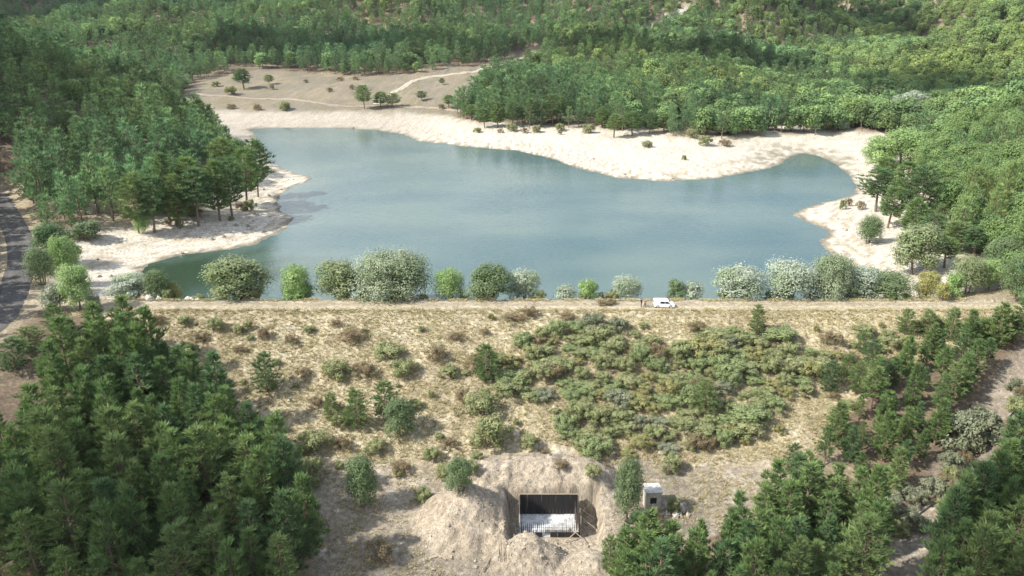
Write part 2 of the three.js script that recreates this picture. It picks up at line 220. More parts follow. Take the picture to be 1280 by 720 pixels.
const SHRUBS = [["scrub",-5.2,-113.8,5.3,6.8], ["scrub",-3.2,-107.1,7.9,6.5], ["scrub",-12.7,-96.6,3.2,3.2], ["scrub",-27.4,-110.7,3.6,3.1], ["scrub",-30.6,-106.3,4.5,5.7], ["scrub",-29.2,-99.7,5.4,4.7], ["dry",-17.2,-84.5,4.3,4.6], ["scrub",-10.2,-101.5,3.6,3.6], ["dry",-28.5,-129.1,3.2,5.7], ["scrub",-21.7,-125.2,3.2,6.4], ["dry",-9.9,-129,1.8,3.4], ["dry",-5,-130.3,1.5,2.3], ["dry",33.1,-131.1,2.8,3.7], ["scrub",15.3,-128.8,4,6.5], ["scrub",5.1,-129.2,3.1,3.4], ["dry",20.8,-124.8,2.7,3.9], ["dry",6.8,-120.8,3.7,5.4], ["scrub",-29.8,-121,4.4,5.4], ["dry",-25.1,-120.8,3.3,4.9], ["scrub",-59.5,-132.5,2.5,2.9], ["scrub",-53.3,-131.4,3.4,3.5], ["scrub",-49,-130.4,2.8,2.3], ["dry",-43.8,-129.1,3.4,3.1], ["scrub",-47.5,-131.2,2.5,2], ["dry",-31.8,-132.2,1.9,2.3], ["dry",-38.9,-128.2,2.4,2.8], ["dry",-55.5,-129,2.3,3.4], ["dry",-47.5,-126.1,1.8,2.8], ["scrub",-18.3,-121.2,4.5,4.6], ["dry",-13.1,-124.4,3.7,4.2], ["scrub",-10.8,-120.9,2.7,4.1], ["dry",-7.9,-116,2.9,3.2], ["scrub",-15.6,-114.5,2.2,2.6], ["dry",-9.9,-107,2.1,3], ["scrub",-12.2,-104.8,3.2,3.2], ["scrub",-21,-106.1,2.8,3.7], ["dry",-16.8,-102.3,2.5,3.6], ["dry",-26,-106.8,2.8,3.5], ["scrub",-5.9,-100.2,2.7,2.8], ["dry",0,-133.7,1.6,4.4], ["dry",10.2,-134.1,1.6,3.5], ["dry",-35.3,-121,2.2,3], ["dry",-32,-114.7,2.6,3.1], ["scrub",2.5,-107,3.5,3.7], ["dry",7.1,-100.6,2,2.6], ["scrub",11.6,-98.8,2.7,3], ["dry",28.6,-106.9,3.5,4.5], ["scrub",24,-102.1,4.1,3.6], ["dry",33.2,-108.3,2.3,3.8], ["dry",19.7,-90.6,3.9,2.6], ["scrub",22.5,-93.6,3.7,2.5], ["dry",52.7,-100.3,4.1,4], ["grey",68.9,-105.9,8.4,7.4], ["grey",73.3,-108.7,6.3,6.3], ["grey",51.7,-93.6,4,6.7], ["grey",45.9,-90.4,5,5.5], ["grey",55.3,-91.5,4,4.4], ["lime",29.8,-79.5,4.7,4.6], ["grey",34.5,-80,4.4,4], ["scrub",62.9,-129.8,3.1,4.9], ["scrub",66.4,-127.8,3,4.2], ["dry",56.6,-128,3.3,4.8], ["dry",2.9,-134.7,2.7,3.8], ["dry",17.3,-138.8,1.6,3], ["dry",18.9,-139.6,1.6,2.1], ["dry",-64.6,-132.7,2.6,3.2], ["lime",-56.5,-124.5,4.5,4.7], ["olive",-66.8,-122.2,4.4,4.1], ["yellow",-57,-125.9,2.4,3.4], ["yellow",-71,-117.3,3.4,4.5], ["dry",-71.6,-124.2,2.4,3.9]];
const MEADOW_BUSH = [["olive",-158.4,-455.5,5.9,8.1], ["olive",-175.2,-480.9,3.8,5.7], ["olive",-118.2,-419.8,5.9,7.5], ["dry",-132.9,-420.2,4.2,5], ["dry",-147.8,-424.8,3.4,6.8], ["dry",-102.2,-454.4,3.2,4.5], ["dry",-139.3,-471,3.7,3.7], ["dry",-90.8,-460.7,3.6,3.6], ["dry",-124.6,-491.2,2.4,3.9], ["dry",-105.8,-500.9,3,4.9], ["dry",-95.5,-498.6,2.9,4.9], ["olive",-15.5,-358.4,2.9,4.3], ["olive",54,-317.8,3.3,5.8], ["dry",-5,-356.3,2.2,3.6], ["dry",21.1,-350.6,2.1,2.8], ["olive",21.6,-357.9,4.4,5], ["olive",33.7,-352.8,5,6.4], ["dry",5.4,-355.5,2.9,4.3], ["olive",64.5,-295.2,2.4,2.4], ["olive",77.4,-319.3,5.2,7.1], ["dry",85.7,-320.2,3.3,7.1], ["dry",99.2,-227.7,3.1,2.8], ["olive",95.9,-223.6,3.8,2.3], ["dry",100,-221.4,3.3,3.2], ["dry",-78.1,-221.2,2.8,3.7], ["olive",-75.4,-221.3,4.2,4.6], ["dry",-89.6,-199.3,2.1,2.9], ["olive",-86.4,-198.8,2.8,2.9], ["dry",-75.8,-207.4,1.8,2.2], ["olive",75.8,-334.6,4.8,6.1], ["dry",-36,-411.3,3.7,4.1], ["olive",46.5,-357,5.1,7.2], ["olive",0,-359,4.4,5.8], ["olive",10.7,-356.7,4.3,5]];
const BARE = [[106.4,-736.6],[125.5,-760.6],[146.6,-774.9],[170.1,-820],[183.1,-814.9],[169.7,-778.5],[149.4,-759.6],[124.7,-739.9]];
const STUMPS = [[-73,-218],[-73.7,-204.2],[-73.8,-194.9],[-83.5,-199.3],[-70.8,-205.2],[-65.7,-202],[-83.6,-205.8],[-76.2,-193.1]];
const HUT = [[19.8,-94.4]];
const RUBBLE = [[23.2,-93.7]];
const STICKS = [[-0.8,-83]];
const DITCH = [[51.1,-89.1],[57.8,-94.3],[61.5,-96.3],[65.7,-99.3],[72.1,-104.8],[78.6,-110.5],[84.3,-114.9]];
const PALE = [0.47, 0.425, 0.35], TAN = [0.275, 0.225, 0.148], STRAW = [0.36, 0.308, 0.20], LITTER = [0.125, 0.09, 0.058], MUD = [0.16, 0.14, 0.10], DIRT = [0.24, 0.20, 0.145], OLIVE = [0.16, 0.15, 0.075], ROSE = [0.172, 0.146, 0.106];
function soil(x, z, y, sd) {
  const a = fbm(x * 0.03, z * 0.03, 4), b = fbm(x * 0.14 + 40, z * 0.14, 3), c = n2(x * 0.7, z * 0.7);
  let col = mix3(LITTER, TAN, sstep(-0.1, 0.5, a + 0.3 * b));                                                   // forest floor
  if (inside(MEADOW, x, z)) col = mix3(mix3(ROSE, [0.215, 0.175, 0.115], sstep(-0.3, 0.4, a)), [0.12, 0.112, 0.06], 0.75 * sstep(-0.05, 0.45, b + 0.3 * c));
  if (z > -150) {
    const open = inside(CLEARING, x, z) ? 1 : 0, face = sstep(-101, -108, z);
    if (open) {
      col = mix3(mix3(DIRT, ROSE, sstep(-0.2, 0.4, a)), mix3(STRAW, TAN, sstep(-0.35, 0.45, a + 0.5 * b)), face);
      col = mix3(col, OLIVE, 0.55 * sstep(0.12, 0.5, b + 0.4 * a) * face);
      col = mix3(col, PALE, 0.35 * sstep(0.2, 0.55, -b + 0.25 * c));
    } else col = mix3(col, LITTER, 0.4);

    if (Math.hypot((x - 3) / 1.25, z + 94) < 18) { // freshly dug subsoil, paler than the trodden ground round it
      const dug = Math.max(sstep(0.15, 0.7, heapAt(x, z) + 0.3 * b), sstep(0.15, 0.7, foreAt(x, z) + 0.3 * b), x > -1 && x < 14 && z > -99 && z < -80 ? 0.8 : 0);
      col = mix3(col, mix3([0.31, 0.262, 0.198], [0.235, 0.192, 0.14], sstep(-0.3, 0.4, b + 0.5 * c)), dug);
    }
    if (z < -135.5) { const rut = Math.min(Math.abs(z + 138.4 + 0.25 * a), Math.abs(z + 140.2 + 0.25 * a)); col = mix3(col, [0.315, 0.268, 0.178], 0.7 * sstep(-135.8, -137, z)); col = mix3(col, PALE, 0.45 * sstep(0.6, 0.2, rut) * (0.6 + 0.8 * b)); }
    const cd = lineDist(CREEK, x, z, false)[0]; if (cd < 5) col = mix3(col, mix3([0.19, 0.158, 0.12], [0.30, 0.265, 0.21], sstep(0.1, 0.6, b + 0.4 * c)), sstep(3.6, 1.6, cd + b));
  }
  if (inside(BARE, x, z)) col = mix3(col, PALE, 0.8);
  const s = sandAt(x, z, y, sd);
  if (s > 0) {
    const strand = sstep(0.0, 0.7, Math.sin((sd + 3 * a) * 2.6) * 0.6 + 0.5 * n2(sd * 0.7, a * 4) + 0.8 * b);
    let sand = mix3(PALE, TAN, 0.55 * strand * sstep(20, 8, sd) + 0.3 * strand + 0.2 * sstep(0.2, 0.6, a));
    sand = mix3(sand, OLIVE, 0.35 * sstep(0.25, 0.6, b) * sstep(1.8, 3, y));
    sand = mix3(sand, [0.30, 0.262, 0.21], 0.75 * sstep(-20, -60, x) * sstep(-335, -365, z + 8 * b)); // greyer silt at the meadow end
    col = mix3(col, sand, s);
    if (x > 80 && z < -292 && z > -345) col = mix3(col, mix3(MUD, OLIVE, 0.3), 0.75 * sstep(16, 3, Math.abs(sd - 3)) * sstep(-0.3, 0.3, b));
  }
  if (sd < 3) col = mix3(col, MUD, sstep(2.4, 0.6, sd + 0.6 * c + 1.2 * b));                                            // wet strip at the waterline
  const rd = lineDist(ROAD, x, z, false, 2)[0]; if (rd < 8) col = mix3(col, TAN, 0.8 * sstep(7, 4, rd));
  return col.map((v) => (v * (1 + 0.13 * c + 0.10 * b)) / 0.66);
}
{
  const nx = XS.length, nz = ZS.length, pos = new Float32Array(nx * nz * 3), col = new Float32Array(nx * nz * 3), uv = new Float32Array(nx * nz * 2), shore = new Float32Array(nx * nz);
  for (let j = 0; j < nz; j++) for (let i = 0; i < nx; i++) {
    const k = j * nx + i, x = XS[i], z = ZS[j], y = ground(x, z), sd = shoreDist(x, z), c = soil(x, z, y, sd);
    pos.set([x, y, z], k * 3); col.set(c, k * 3); uv.set([x / 26 + 0.06 * Math.sin(z * 0.05), z / 26 + 0.06 * Math.sin(x * 0.043)], k * 2); shore[k] = sandAt(x, z, y, sd) > 0.4 || sd < 0 ? 1 : 0;
  }
  const all = [], sort = { terrain: [], dam_embankment: [], lake_shore: [], excavated_ground: [] };
  for (let j = 0; j + 1 < nz; j++) for (let i = 0; i + 1 < nx; i++) {
    const a = j * nx + i, b = a + 1, c = a + nx, d = c + 1, x = XS[i], z = ZS[j], f = [a, c, b, b, c, d];
    const dam = z > -154 && z < -103 && Math.abs(x) < 98 && pos[a * 3 + 1] < damY(x, z) + 0.7;
    const kind = dam ? 'dam_embankment' : Math.hypot((x - 3) / 1.25, z + 94) < 13 ? 'excavated_ground' : shore[a] && z < -150 ? 'lake_shore' : 'terrain';
    for (const v of f) { all.push(v); sort[kind].push(v); }
  }
  const g = new THREE.BufferGeometry(); g.setAttribute('position', new THREE.BufferAttribute(pos, 3)); g.setIndex(all); g.computeVertexNormals();
  const nrm = g.attributes.normal.array;
  for (const kind in sort) {
    const map = new Map(), idx = [];
    for (const v of sort[kind]) { if (!map.has(v)) map.set(v, map.size); idx.push(map.get(v)); }
    const P = new Float32Array(map.size * 3), N = new Float32Array(map.size * 3), C = new Float32Array(map.size * 3), U = new Float32Array(map.size * 2);
    for (const [v, k] of map) { for (let q = 0; q < 3; q++) { P[k * 3 + q] = pos[v * 3 + q]; N[k * 3 + q] = nrm[v * 3 + q]; C[k * 3 + q] = col[v * 3 + q]; } U[k * 2] = uv[v * 2]; U[k * 2 + 1] = uv[v * 2 + 1]; }
    const q = new THREE.BufferGeometry();
    q.setAttribute('position', new THREE.BufferAttribute(P, 3)); q.setAttribute('normal', new THREE.BufferAttribute(N, 3)); q.setAttribute('color', new THREE.BufferAttribute(C, 3)); q.setAttribute('uv', new THREE.BufferAttribute(U, 2)); q.setIndex(idx);
    structure(new THREE.Mesh(q, GROUND_MAT), kind);
  }
}

// ---------------------------------------------------------------- the lake
const rippleBump = grainTexture(512, 9, (N) => 0.5 + 0.2 * N(9) + 0.16 * N(24) + 0.1 * N(60));
{
  const cell = 2.5, pos = [], uv = [], col = [], idx = [], at = new Map();
  const vert = (i, j) => { const k = i + ',' + j; if (!at.has(k)) {
    const x = i * cell, z = Math.min(-149, j * cell); at.set(k, pos.length / 3); pos.push(x, 0, z); uv.push(x / 22, z / 14);
    const weed = sstep(30, 8, Math.hypot((x + 72) / 1.15, z + 166) + 9 * fbm(x * 0.08, z * 0.08, 3)), bloom = sstep(-0.5, 0.5, fbm(x * 0.012 + 4, z * 0.02, 3)); // weed mats in the near cove, drifts of milky and clear water
    col.push(...mix3(mix3([0.052, 0.094, 0.092], [0.090, 0.130, 0.112], bloom), [0.022, 0.040, 0.020], 0.9 * weed));
  } return at.get(k); };
  for (let i = -56; i < 56; i++) for (let j = -162; j < -59; j++) { const x = (i + 0.5) * cell, z = (j + 0.5) * cell; if (z > -148.5 || (!inside(SHORE, x, z) && lineDist(SHORE, x, z, true)[0] > 7)) continue; const a = vert(i, j), b = vert(i + 1, j), c = vert(i, j + 1), d = vert(i + 1, j + 1); idx.push(a, c, b, b, c, d); }
  const g = new THREE.BufferGeometry(); g.setAttribute('position', new THREE.Float32BufferAttribute(pos, 3)); g.setAttribute('uv', new THREE.Float32BufferAttribute(uv, 2)); g.setAttribute('color', new THREE.Float32BufferAttribute(col, 3)); g.setIndex(idx); g.computeVertexNormals();
  const water = new THREE.MeshPhysicalMaterial({ vertexColors: true, roughness: 0.05, ior: 1.33, bumpMap: rippleBump, bumpScale: 0.05 });
  structure(new THREE.Mesh(g, water), 'lake_water');
}

// ---------------------------------------------------------------- roads
function ribbon(line, width, lift, colour, ruts) { // a road sheet that follows the ground: line of [x, z]
  const curve = new THREE.CatmullRomCurve3(line.map(([x, z]) => new THREE.Vector3(x, 0, z)), false, 'centripetal'), L = curve.getLength(), n = Math.ceil(L / 1.5), m = 9;
  const pos = [], col = [], uv = [], idx = [];
  for (let i = 0; i <= n; i++) {
    const p = curve.getPointAt(i / n), t = curve.getTangentAt(i / n), sx = -t.z, sz = t.x;
    for (let k = 0; k < m; k++) {
      const e = (k / (m - 1) - 0.5) * 2, w = width * (0.5 + (Math.abs(e) > 0.9 ? 0.06 * fbm(p.x * 0.3 + k, p.z * 0.3, 2) : 0)), x = p.x + sx * e * w, z = p.z + sz * e * w;
      pos.push(x, ground(x, z) + (Math.abs(e) > 0.95 ? -0.03 : lift), z);
      const b = fbm(x * 0.25, z * 0.25, 3), r = ruts ? sstep(0.22, 0.08, Math.abs(Math.abs(e) - 0.42)) : 0;
      col.push(...mix3(colour, ruts ?? colour, r).map((v) => (v * (1 + 0.25 * b)) / 0.66)); uv.push(x / 20, z / 20);
    }
  }
  for (let i = 0; i < n; i++) for (let k = 0; k + 1 < m; k++) { const a = i * m + k, b = a + 1, c = a + m, d = c + 1; idx.push(a, b, c, b, d, c); }
  const g = new THREE.BufferGeometry(); g.setAttribute('position', new THREE.Float32BufferAttribute(pos, 3)); g.setAttribute('color', new THREE.Float32BufferAttribute(col, 3)); g.setAttribute('uv', new THREE.Float32BufferAttribute(uv, 2)); g.setIndex(idx); g.computeVertexNormals();
  return new THREE.Mesh(g, GROUND_MAT);
}
structure(ribbon(ROAD.map((p) => [p[0], p[2]]), 6.0, 0.09, [0.075, 0.068, 0.062], [0.10, 0.094, 0.09]), 'road');
structure(ribbon(TRACK_FAR, 4.4, 0.35, [0.33, 0.28, 0.205], [0.42, 0.37, 0.29]), 'meadow_track');
structure(ribbon(TRACK_MEADOW, 2.6, 0.3, [0.24, 0.195, 0.14], [0.31, 0.265, 0.20]), 'meadow_path');

// ---------------------------------------------------------------- vegetation: shapes
class Faces { // loose triangles with a colour each
  constructor() { this.p = []; this.c = []; }
  tri(a, b, c, col) { this.p.push(a[0], a[1], a[2], b[0], b[1], b[2], c[0], c[1], c[2]); for (let i = 0; i < 3; i++) this.c.push(col[0], col[1], col[2]); }
  quad(a, b, c, d, col) { this.tri(a, b, c, col); this.tri(a, c, d, col); }
  limb(a, b, ra, rb, col, n = 5) { // a tapered stick
    const d = [b[0] - a[0], b[1] - a[1], b[2] - a[2]], l = Math.hypot(...d) || 1, u = Math.abs(d[1]) > 0.9 * l ? [1, 0, 0] : [0, 1, 0];
    let s = [d[1] * u[2] - d[2] * u[1], d[2] * u[0] - d[0] * u[2], d[0] * u[1] - d[1] * u[0]]; const sl = Math.hypot(...s); s = s.map((v) => v / sl);
    const t = [(d[1] * s[2] - d[2] * s[1]) / l, (d[2] * s[0] - d[0] * s[2]) / l, (d[0] * s[1] - d[1] * s[0]) / l];
    const ring = (o, r, k) => { const e = (k / n) * 6.2832, x = Math.cos(e) * r, y = Math.sin(e) * r; return [o[0] + s[0] * x + t[0] * y, o[1] + s[1] * x + t[1] * y, o[2] + s[2] * x + t[2] * y]; };
    for (let k = 0; k < n; k++) this.quad(ring(a, ra, k), ring(a, ra, k + 1), ring(b, rb, k + 1), ring(b, rb, k), col);
  }
  build() { const g = new THREE.BufferGeometry(); g.setAttribute('position', new THREE.Float32BufferAttribute(this.p, 3)); g.setAttribute('color', new THREE.Float32BufferAttribute(this.c, 3)); return g; }
}
const unit = (v) => { const l = Math.hypot(v[0], v[1], v[2]) || 1; return [v[0] / l, v[1] / l, v[2] / l]; };
const BARK = [0.16, 0.115, 0.085];
function leafFace(F, r, o, out, len, wid, col) { // one leaf spray turned roughly outwards, as leaves turn to the light
  const n = unit([out[0] + 0.9 * (r() - 0.5), out[1] + 0.25 + 0.9 * (r() - 0.5), out[2] + 0.9 * (r() - 0.5)]), q = unit([r() - 0.5, r() - 0.5, r() - 0.5]);
  const d = unit([n[1] * q[2] - n[2] * q[1], n[2] * q[0] - n[0] * q[2], n[0] * q[1] - n[1] * q[0]]), s = [n[1] * d[2] - n[2] * d[1], n[2] * d[0] - n[0] * d[2], n[0] * d[1] - n[1] * d[0]], h = wid / 2, m = len * 0.45;
  F.quad(o, [o[0] + d[0] * m + s[0] * h, o[1] + d[1] * m + s[1] * h, o[2] + d[2] * m + s[2] * h], [o[0] + d[0] * len, o[1] + d[1] * len, o[2] + d[2] * len], [o[0] + d[0] * m - s[0] * h, o[1] + d[1] * m - s[1] * h, o[2] + d[2] * m - s[2] * h], col);
}
function blade(F, r, o, dir, len, wid, col) { // one needle brush or leaf spray: a slim kite with its own roll
  const q = unit([r() - 0.5, r() - 0.5, r() - 0.5]), s = unit([dir[1] * q[2] - dir[2] * q[1], dir[2] * q[0] - dir[0] * q[2], dir[0] * q[1] - dir[1] * q[0]]), h = wid / 2, m = len * 0.45;
  const e = [o[0] + dir[0] * len, o[1] + dir[1] * len, o[2] + dir[2] * len];
  F.quad(o, [o[0] + dir[0] * m + s[0] * h, o[1] + dir[1] * m + s[1] * h, o[2] + dir[2] * m + s[2] * h], e, [o[0] + dir[0] * m - s[0] * h, o[1] + dir[1] * m - s[1] * h, o[2] + dir[2] * m - s[2] * h], col);
}
// a pine: whorls of limbs, each limb carrying upturned brushes of needles; H height, R crown radius, base: where the crown starts, round 0 (spire) .. 1 (dome)
function pineShape(seed, { H = 10, R = 2.2, base = 0.12, round = 0.3, gap = 0.45, arms = 6, brush = 0.66, each = 11, along = 6, lean = 0 }) {
  const r = mulberry(seed), T = new Faces(), C = new Faces(), bend = (y) => [lean * Math.sin(y / H * 2.2) * 0.8, y, lean * 0.5 * Math.cos(y / H * 3)];
  let prev = bend(-0.6); for (let k = 1; k <= 6; k++) { const y = H * k / 6 * 0.97, p = bend(y), ra = 0.017 * H * (1 - (k - 1) / 6.6), rb = 0.017 * H * (1 - k / 6.6); T.limb(prev, p, ra, rb, BARK, 7); prev = p; }
  const y0 = base * H;
  for (let y = y0; y < H * 0.985; y += gap * (0.8 + 0.4 * r())) {
    const t = (y - y0) / (H - y0), prof = mix(Math.pow(1 - t, 0.78) * (0.62 + 0.38 * Math.min(1, t * 4)), Math.pow(Math.sin(Math.PI * (0.17 + 0.8 * t)), 0.65), round);
    const n = Math.max(3, Math.round(arms * (0.55 + 0.45 * prof))), a0 = r() * 7;
    for (let k = 0; k < n; k++) {
      if (r() < 0.10 + 0.1 * round) continue;
      const az = a0 + (k + 0.7 * (r() - 0.5)) / n * 6.2832, lobe = 1 + 0.22 * Math.sin(az * 2 + seed) + 0.16 * Math.sin(az * 3 + y), L = Math.max(0.25, R * prof * lobe * (0.72 + 0.45 * r()));
      const rise = mix(0.75, 0.12, clamp(prof)) + 0.25 * (r() - 0.4), o = bend(y), e = [o[0] + Math.cos(az) * L, y + L * rise * 0.75, o[2] + Math.sin(az) * L];
      T.limb(o, e, 0.02 + 0.012 * L, 0.012, BARK, 3);
      const m = Math.max(2, Math.round(along * (0.45 + 0.55 * L / R)));
      for (let q = 0; q < m; q++) {
        const f = 0.34 + 0.66 * (q + 0.6 * r()) / m, side = (r() - 0.5) * 0.75 * L * (1.15 - f), b = [mix(o[0], e[0], f) - Math.sin(az) * side, mix(o[1], e[1], f) + 0.12 * (r() - 0.3), mix(o[2], e[2], f) + Math.cos(az) * side];
        const v = 0.72 + 0.55 * r(), yel = 0.16 * (r() - 0.45), col = [v * (1 + yel), v, v * (1 - yel)];
        for (let w = 0; w < each; w++) {
          const d = unit([Math.cos(az) * 0.5 + 1.4 * (r() - 0.5), 0.75 + 0.9 * (r() - 0.35), Math.sin(az) * 0.5 + 1.4 * (r() - 0.5)]);
          blade(C, r, b, d, brush * (0.65 + 0.7 * r()), brush * 0.15, col);
        }
      }
    }
  }
  const top = bend(H * 0.96); for (let w = 0; w < each * 3; w++) blade(C, r, [top[0], top[1] - brush * r(), top[2]], unit([r() - 0.5, 0.9, r() - 0.5]), brush, brush * 0.2, [1, 1, 0.95]);
  return { trunk: T.build(), crown: C.build(), H, W: 2 * R };
}
// a broadleaf tree or bush: forking stems that end in leafy lobes; leaves are small kites spread through each lobe's shell
function leafShape(seed, { H = 8, W = 7, base = 0.12, lobes = 16, leaves = 2200, leaf = 0.34, tones, stems = 2, up = 0.1, hollow = 0.45 }) {
  const r = mulberry(seed), T = new Faces(), C = new Faces(), L = [];
  for (let k = 0; k < lobes; k++) {
    const g = (k + 0.5) / lobes, e = 1 - g * 1.55, az = k * 2.39996 + 0.5 * r(), c = Math.sqrt(Math.max(0.05, 1 - e * e)), rad = (0.22 + 0.26 * r()) * Math.min(W, H) * (0.78 + 0.3 * c) * 0.62;
    const yc = H * base + (H * (1 - base)) * (0.5 + 0.5 * e), off = (0.40 + 0.32 * r()) * (W / 2 - rad * 0.55);
    L.push({ x: Math.cos(az) * c * off * 1.35, y: clamp(yc, rad * 0.75, H - rad * 0.82), z: Math.sin(az) * c * off * 1.35, r: rad, v: 0.88 + 0.24 * r(), t: r() });
  }
  for (let k = 0; k < 6; k++) { const az = r() * 6.2832, q = 0.62 * Math.sqrt(r()) * W / 2, rad = Math.min(W, H) * (0.08 + 0.09 * r()); L.push({ x: Math.cos(az) * q, y: H * (0.72 + 0.26 * r() * (1 - q / W)), z: Math.sin(az) * q, r: rad, v: 0.9 + 0.2 * r(), t: r() }); }
  L.push({ x: 0, y: H * 0.55, z: 0, r: Math.min(W, H) * 0.3, v: 1, t: 0.3 });
  for (let s = 0; s < stems; s++) {
    const az = s * 2.2 + r(), b = [0.12 * stems * Math.cos(az) * (stems > 1), -0.4, 0.12 * stems * Math.sin(az) * (stems > 1)], m = [b[0] + Math.cos(az) * W * 0.07, H * 0.34, b[2] + Math.sin(az) * W * 0.07];
    T.limb(b, m, 0.022 * H, 0.014 * H, BARK, 6);
    for (let k = s; k < L.length; k += stems) T.limb(m, [L[k].x, L[k].y, L[k].z], 0.011 * H, 0.004 * H, BARK, 3);
  }
  const sum = L.reduce((a, l) => a + l.r * l.r, 0);
  for (const l of L) {
    const n = Math.round(leaves * l.r * l.r / sum);
    for (let i = 0; i < n; i++) {
      const d = unit([r() * 2 - 1, r() * 2 - 1 + up, r() * 2 - 1]), q = l.r * (hollow + (1.06 - hollow) * Math.sqrt(r())) * (1 + 0.36 * n3(d[0] * 2.1 + l.x, d[1] * 2.1 + l.y, d[2] * 2.1 + l.z));
      const o = [l.x + d[0] * q, l.y + d[1] * q, l.z + d[2] * q]; if (o[1] < 0.05) continue;
      const t = tones[Math.floor((r() < 0.65 ? l.t : r()) * tones.length)], v = l.v * (0.84 + 0.32 * r());
      leafFace(C, r, o, d, leaf * (0.8 + 0.7 * r()), leaf * 0.7, [t[0] * v, t[1] * v, t[2] * v]);
    }
  }
  return { trunk: T.build(), crown: C.build(), H, W };
}
const WOOD_MAT = new THREE.MeshStandardMaterial({ vertexColors: true, roughness: 0.95 });
const leafMat = (r, g, b, t = 0.45) => new THREE.MeshPhysicalMaterial({ color: lin(r, g, b), vertexColors: true, roughness: 0.9, specularIntensity: 0.35, transmission: t, thickness: 0, side: THREE.DoubleSide });
const PINE_TONES = [leafMat(0.140, 0.226, 0.074), leafMat(0.166, 0.254, 0.080), leafMat(0.116, 0.200, 0.076), leafMat(0.188, 0.264, 0.090)];
const LEAF_MAT = leafMat(1, 1, 1, 0.45);

const YOUNG = [[101, { round: 0.12 }], [102, { H: 12, R: 2.3, base: 0.16, round: 0.05, gap: 0.55 }], [103, { H: 9, R: 2.3, round: 0.3, base: 0.08, gap: 0.45 }], [104, { H: 13, R: 2.4, base: 0.22, round: 0.2, gap: 0.6, lean: 0.3 }], [105, { H: 11, R: 2.0, round: 0.0, gap: 0.5 }], [106, { H: 11, R: 2.2, round: 0.15, gap: 0.5, base: 0.3, lean: -0.4 }], [107, { H: 8, R: 2.1, round: 0.4, gap: 0.42, base: 0.05 }]].map(([s, o]) => pineShape(s, o));
const MATURE = [[201, { H: 13, R: 3.0, base: 0.30, round: 0.8, gap: 0.6, arms: 8, lean: 0.4, brush: 0.75 }], [202, { H: 14, R: 2.8, base: 0.34, round: 0.65, gap: 0.6, arms: 8, lean: -0.3, brush: 0.75 }], [203, { H: 12, R: 3.2, base: 0.24, round: 0.9, gap: 0.58, arms: 8, lean: 0.5, brush: 0.75 }], [204, { H: 13, R: 2.7, base: 0.2, round: 0.45, gap: 0.58, arms: 8, brush: 0.72 }]].map(([s, o]) => pineShape(s, o));
const SMALL = [[301, { H: 6, R: 2.0, base: 0.03, round: 0.5, gap: 0.3, brush: 0.42 }], [302, { H: 6.5, R: 1.9, base: 0.04, round: 0.35, gap: 0.32, brush: 0.42 }]].map(([s, o]) => pineShape(s, o));
const FAR_PINE = [[401, { H: 11, R: 2.9, base: 0.22, round: 0.7 }], [402, { H: 12, R: 2.7, base: 0.28, round: 0.55 }], [403, { H: 10, R: 2.9, base: 0.15, round: 0.85 }], [404, { H: 12, R: 2.5, base: 0.2, round: 0.4 }]].map(([s, o]) => pineShape(s, { gap: 0.8, arms: 6, brush: 1.0, each: 9, along: 3, lean: 0.3, ...o }));
const TONES = {
  silver: [[0.40, 0.45, 0.35], [0.33, 0.39, 0.265], [0.46, 0.50, 0.42], [0.28, 0.35, 0.205]],
  willow: [[0.27, 0.32, 0.195], [0.33, 0.375, 0.25], [0.205, 0.265, 0.135]],
  olive: [[0.24, 0.29, 0.14], [0.29, 0.33, 0.175], [0.19, 0.245, 0.105]],
  lime: [[0.278, 0.393, 0.140], [0.344, 0.459, 0.196], [0.213, 0.328, 0.106]],
  green: [[0.17, 0.235, 0.11], [0.21, 0.27, 0.13], [0.135, 0.20, 0.085]],
  dark: [[0.091, 0.164, 0.064], [0.118, 0.200, 0.073]],
  yellow: [[0.364, 0.350, 0.119], [0.280, 0.308, 0.112], [0.420, 0.378, 0.154]],
  grey: [[0.274, 0.306, 0.209], [0.354, 0.370, 0.274], [0.193, 0.241, 0.145]],
  scrub: [[0.265, 0.295, 0.13], [0.315, 0.335, 0.16], [0.22, 0.26, 0.105], [0.325, 0.315, 0.165]],
  dry: [[0.270, 0.196, 0.115], [0.216, 0.155, 0.095], [0.297, 0.243, 0.135], [0.176, 0.162, 0.081]],
  oak: [[0.173, 0.266, 0.086], [0.211, 0.296, 0.101], [0.140, 0.235, 0.077]],
};
const LEAFY = {}; let seedNo = 500;
for (const k of ['silver', 'willow', 'olive', 'lime', 'green', 'dark', 'yellow', 'grey']) {
  const wil = k === 'willow';
  LEAFY[k] = [0, 1, 2].slice(0, wil || k === 'dark' || k === 'yellow' ? 2 : 3).map((v) => leafShape(seedNo++, { tones: TONES[k], stems: wil ? 4 : 1 + v, lobes: wil ? 30 : 12 + 5 * v, leaves: wil ? 24000 : 10500, leaf: wil ? 0.3 : 0.25, base: wil ? 0 : 0.02 + 0.03 * v, H: wil ? 10 : 8, W: wil ? 13 : 6.2 + 0.8 * v }));
  LEAFY[k + '_small'] = [0, 1].map((v) => leafShape(seedNo++, { tones: TONES[k], stems: 3, lobes: 7 + 3 * v, leaves: 3200, leaf: 0.27, base: 0, H: 4.6, W: 4.4 }));
}
const leafyFor = (k, h, i) => { const S = h < 5.8 ? LEAFY[k + '_small'] : LEAFY[k]; return S[i % S.length]; };
TONES.scrub_light = [[0.25, 0.305, 0.13], [0.285, 0.335, 0.155], [0.215, 0.27, 0.11]]; TONES.scrub_grey = [[0.245, 0.265, 0.17], [0.29, 0.30, 0.20], [0.20, 0.23, 0.135]]; TONES.scrub_yellow = [[0.31, 0.30, 0.12], [0.27, 0.285, 0.11], [0.34, 0.31, 0.14]];
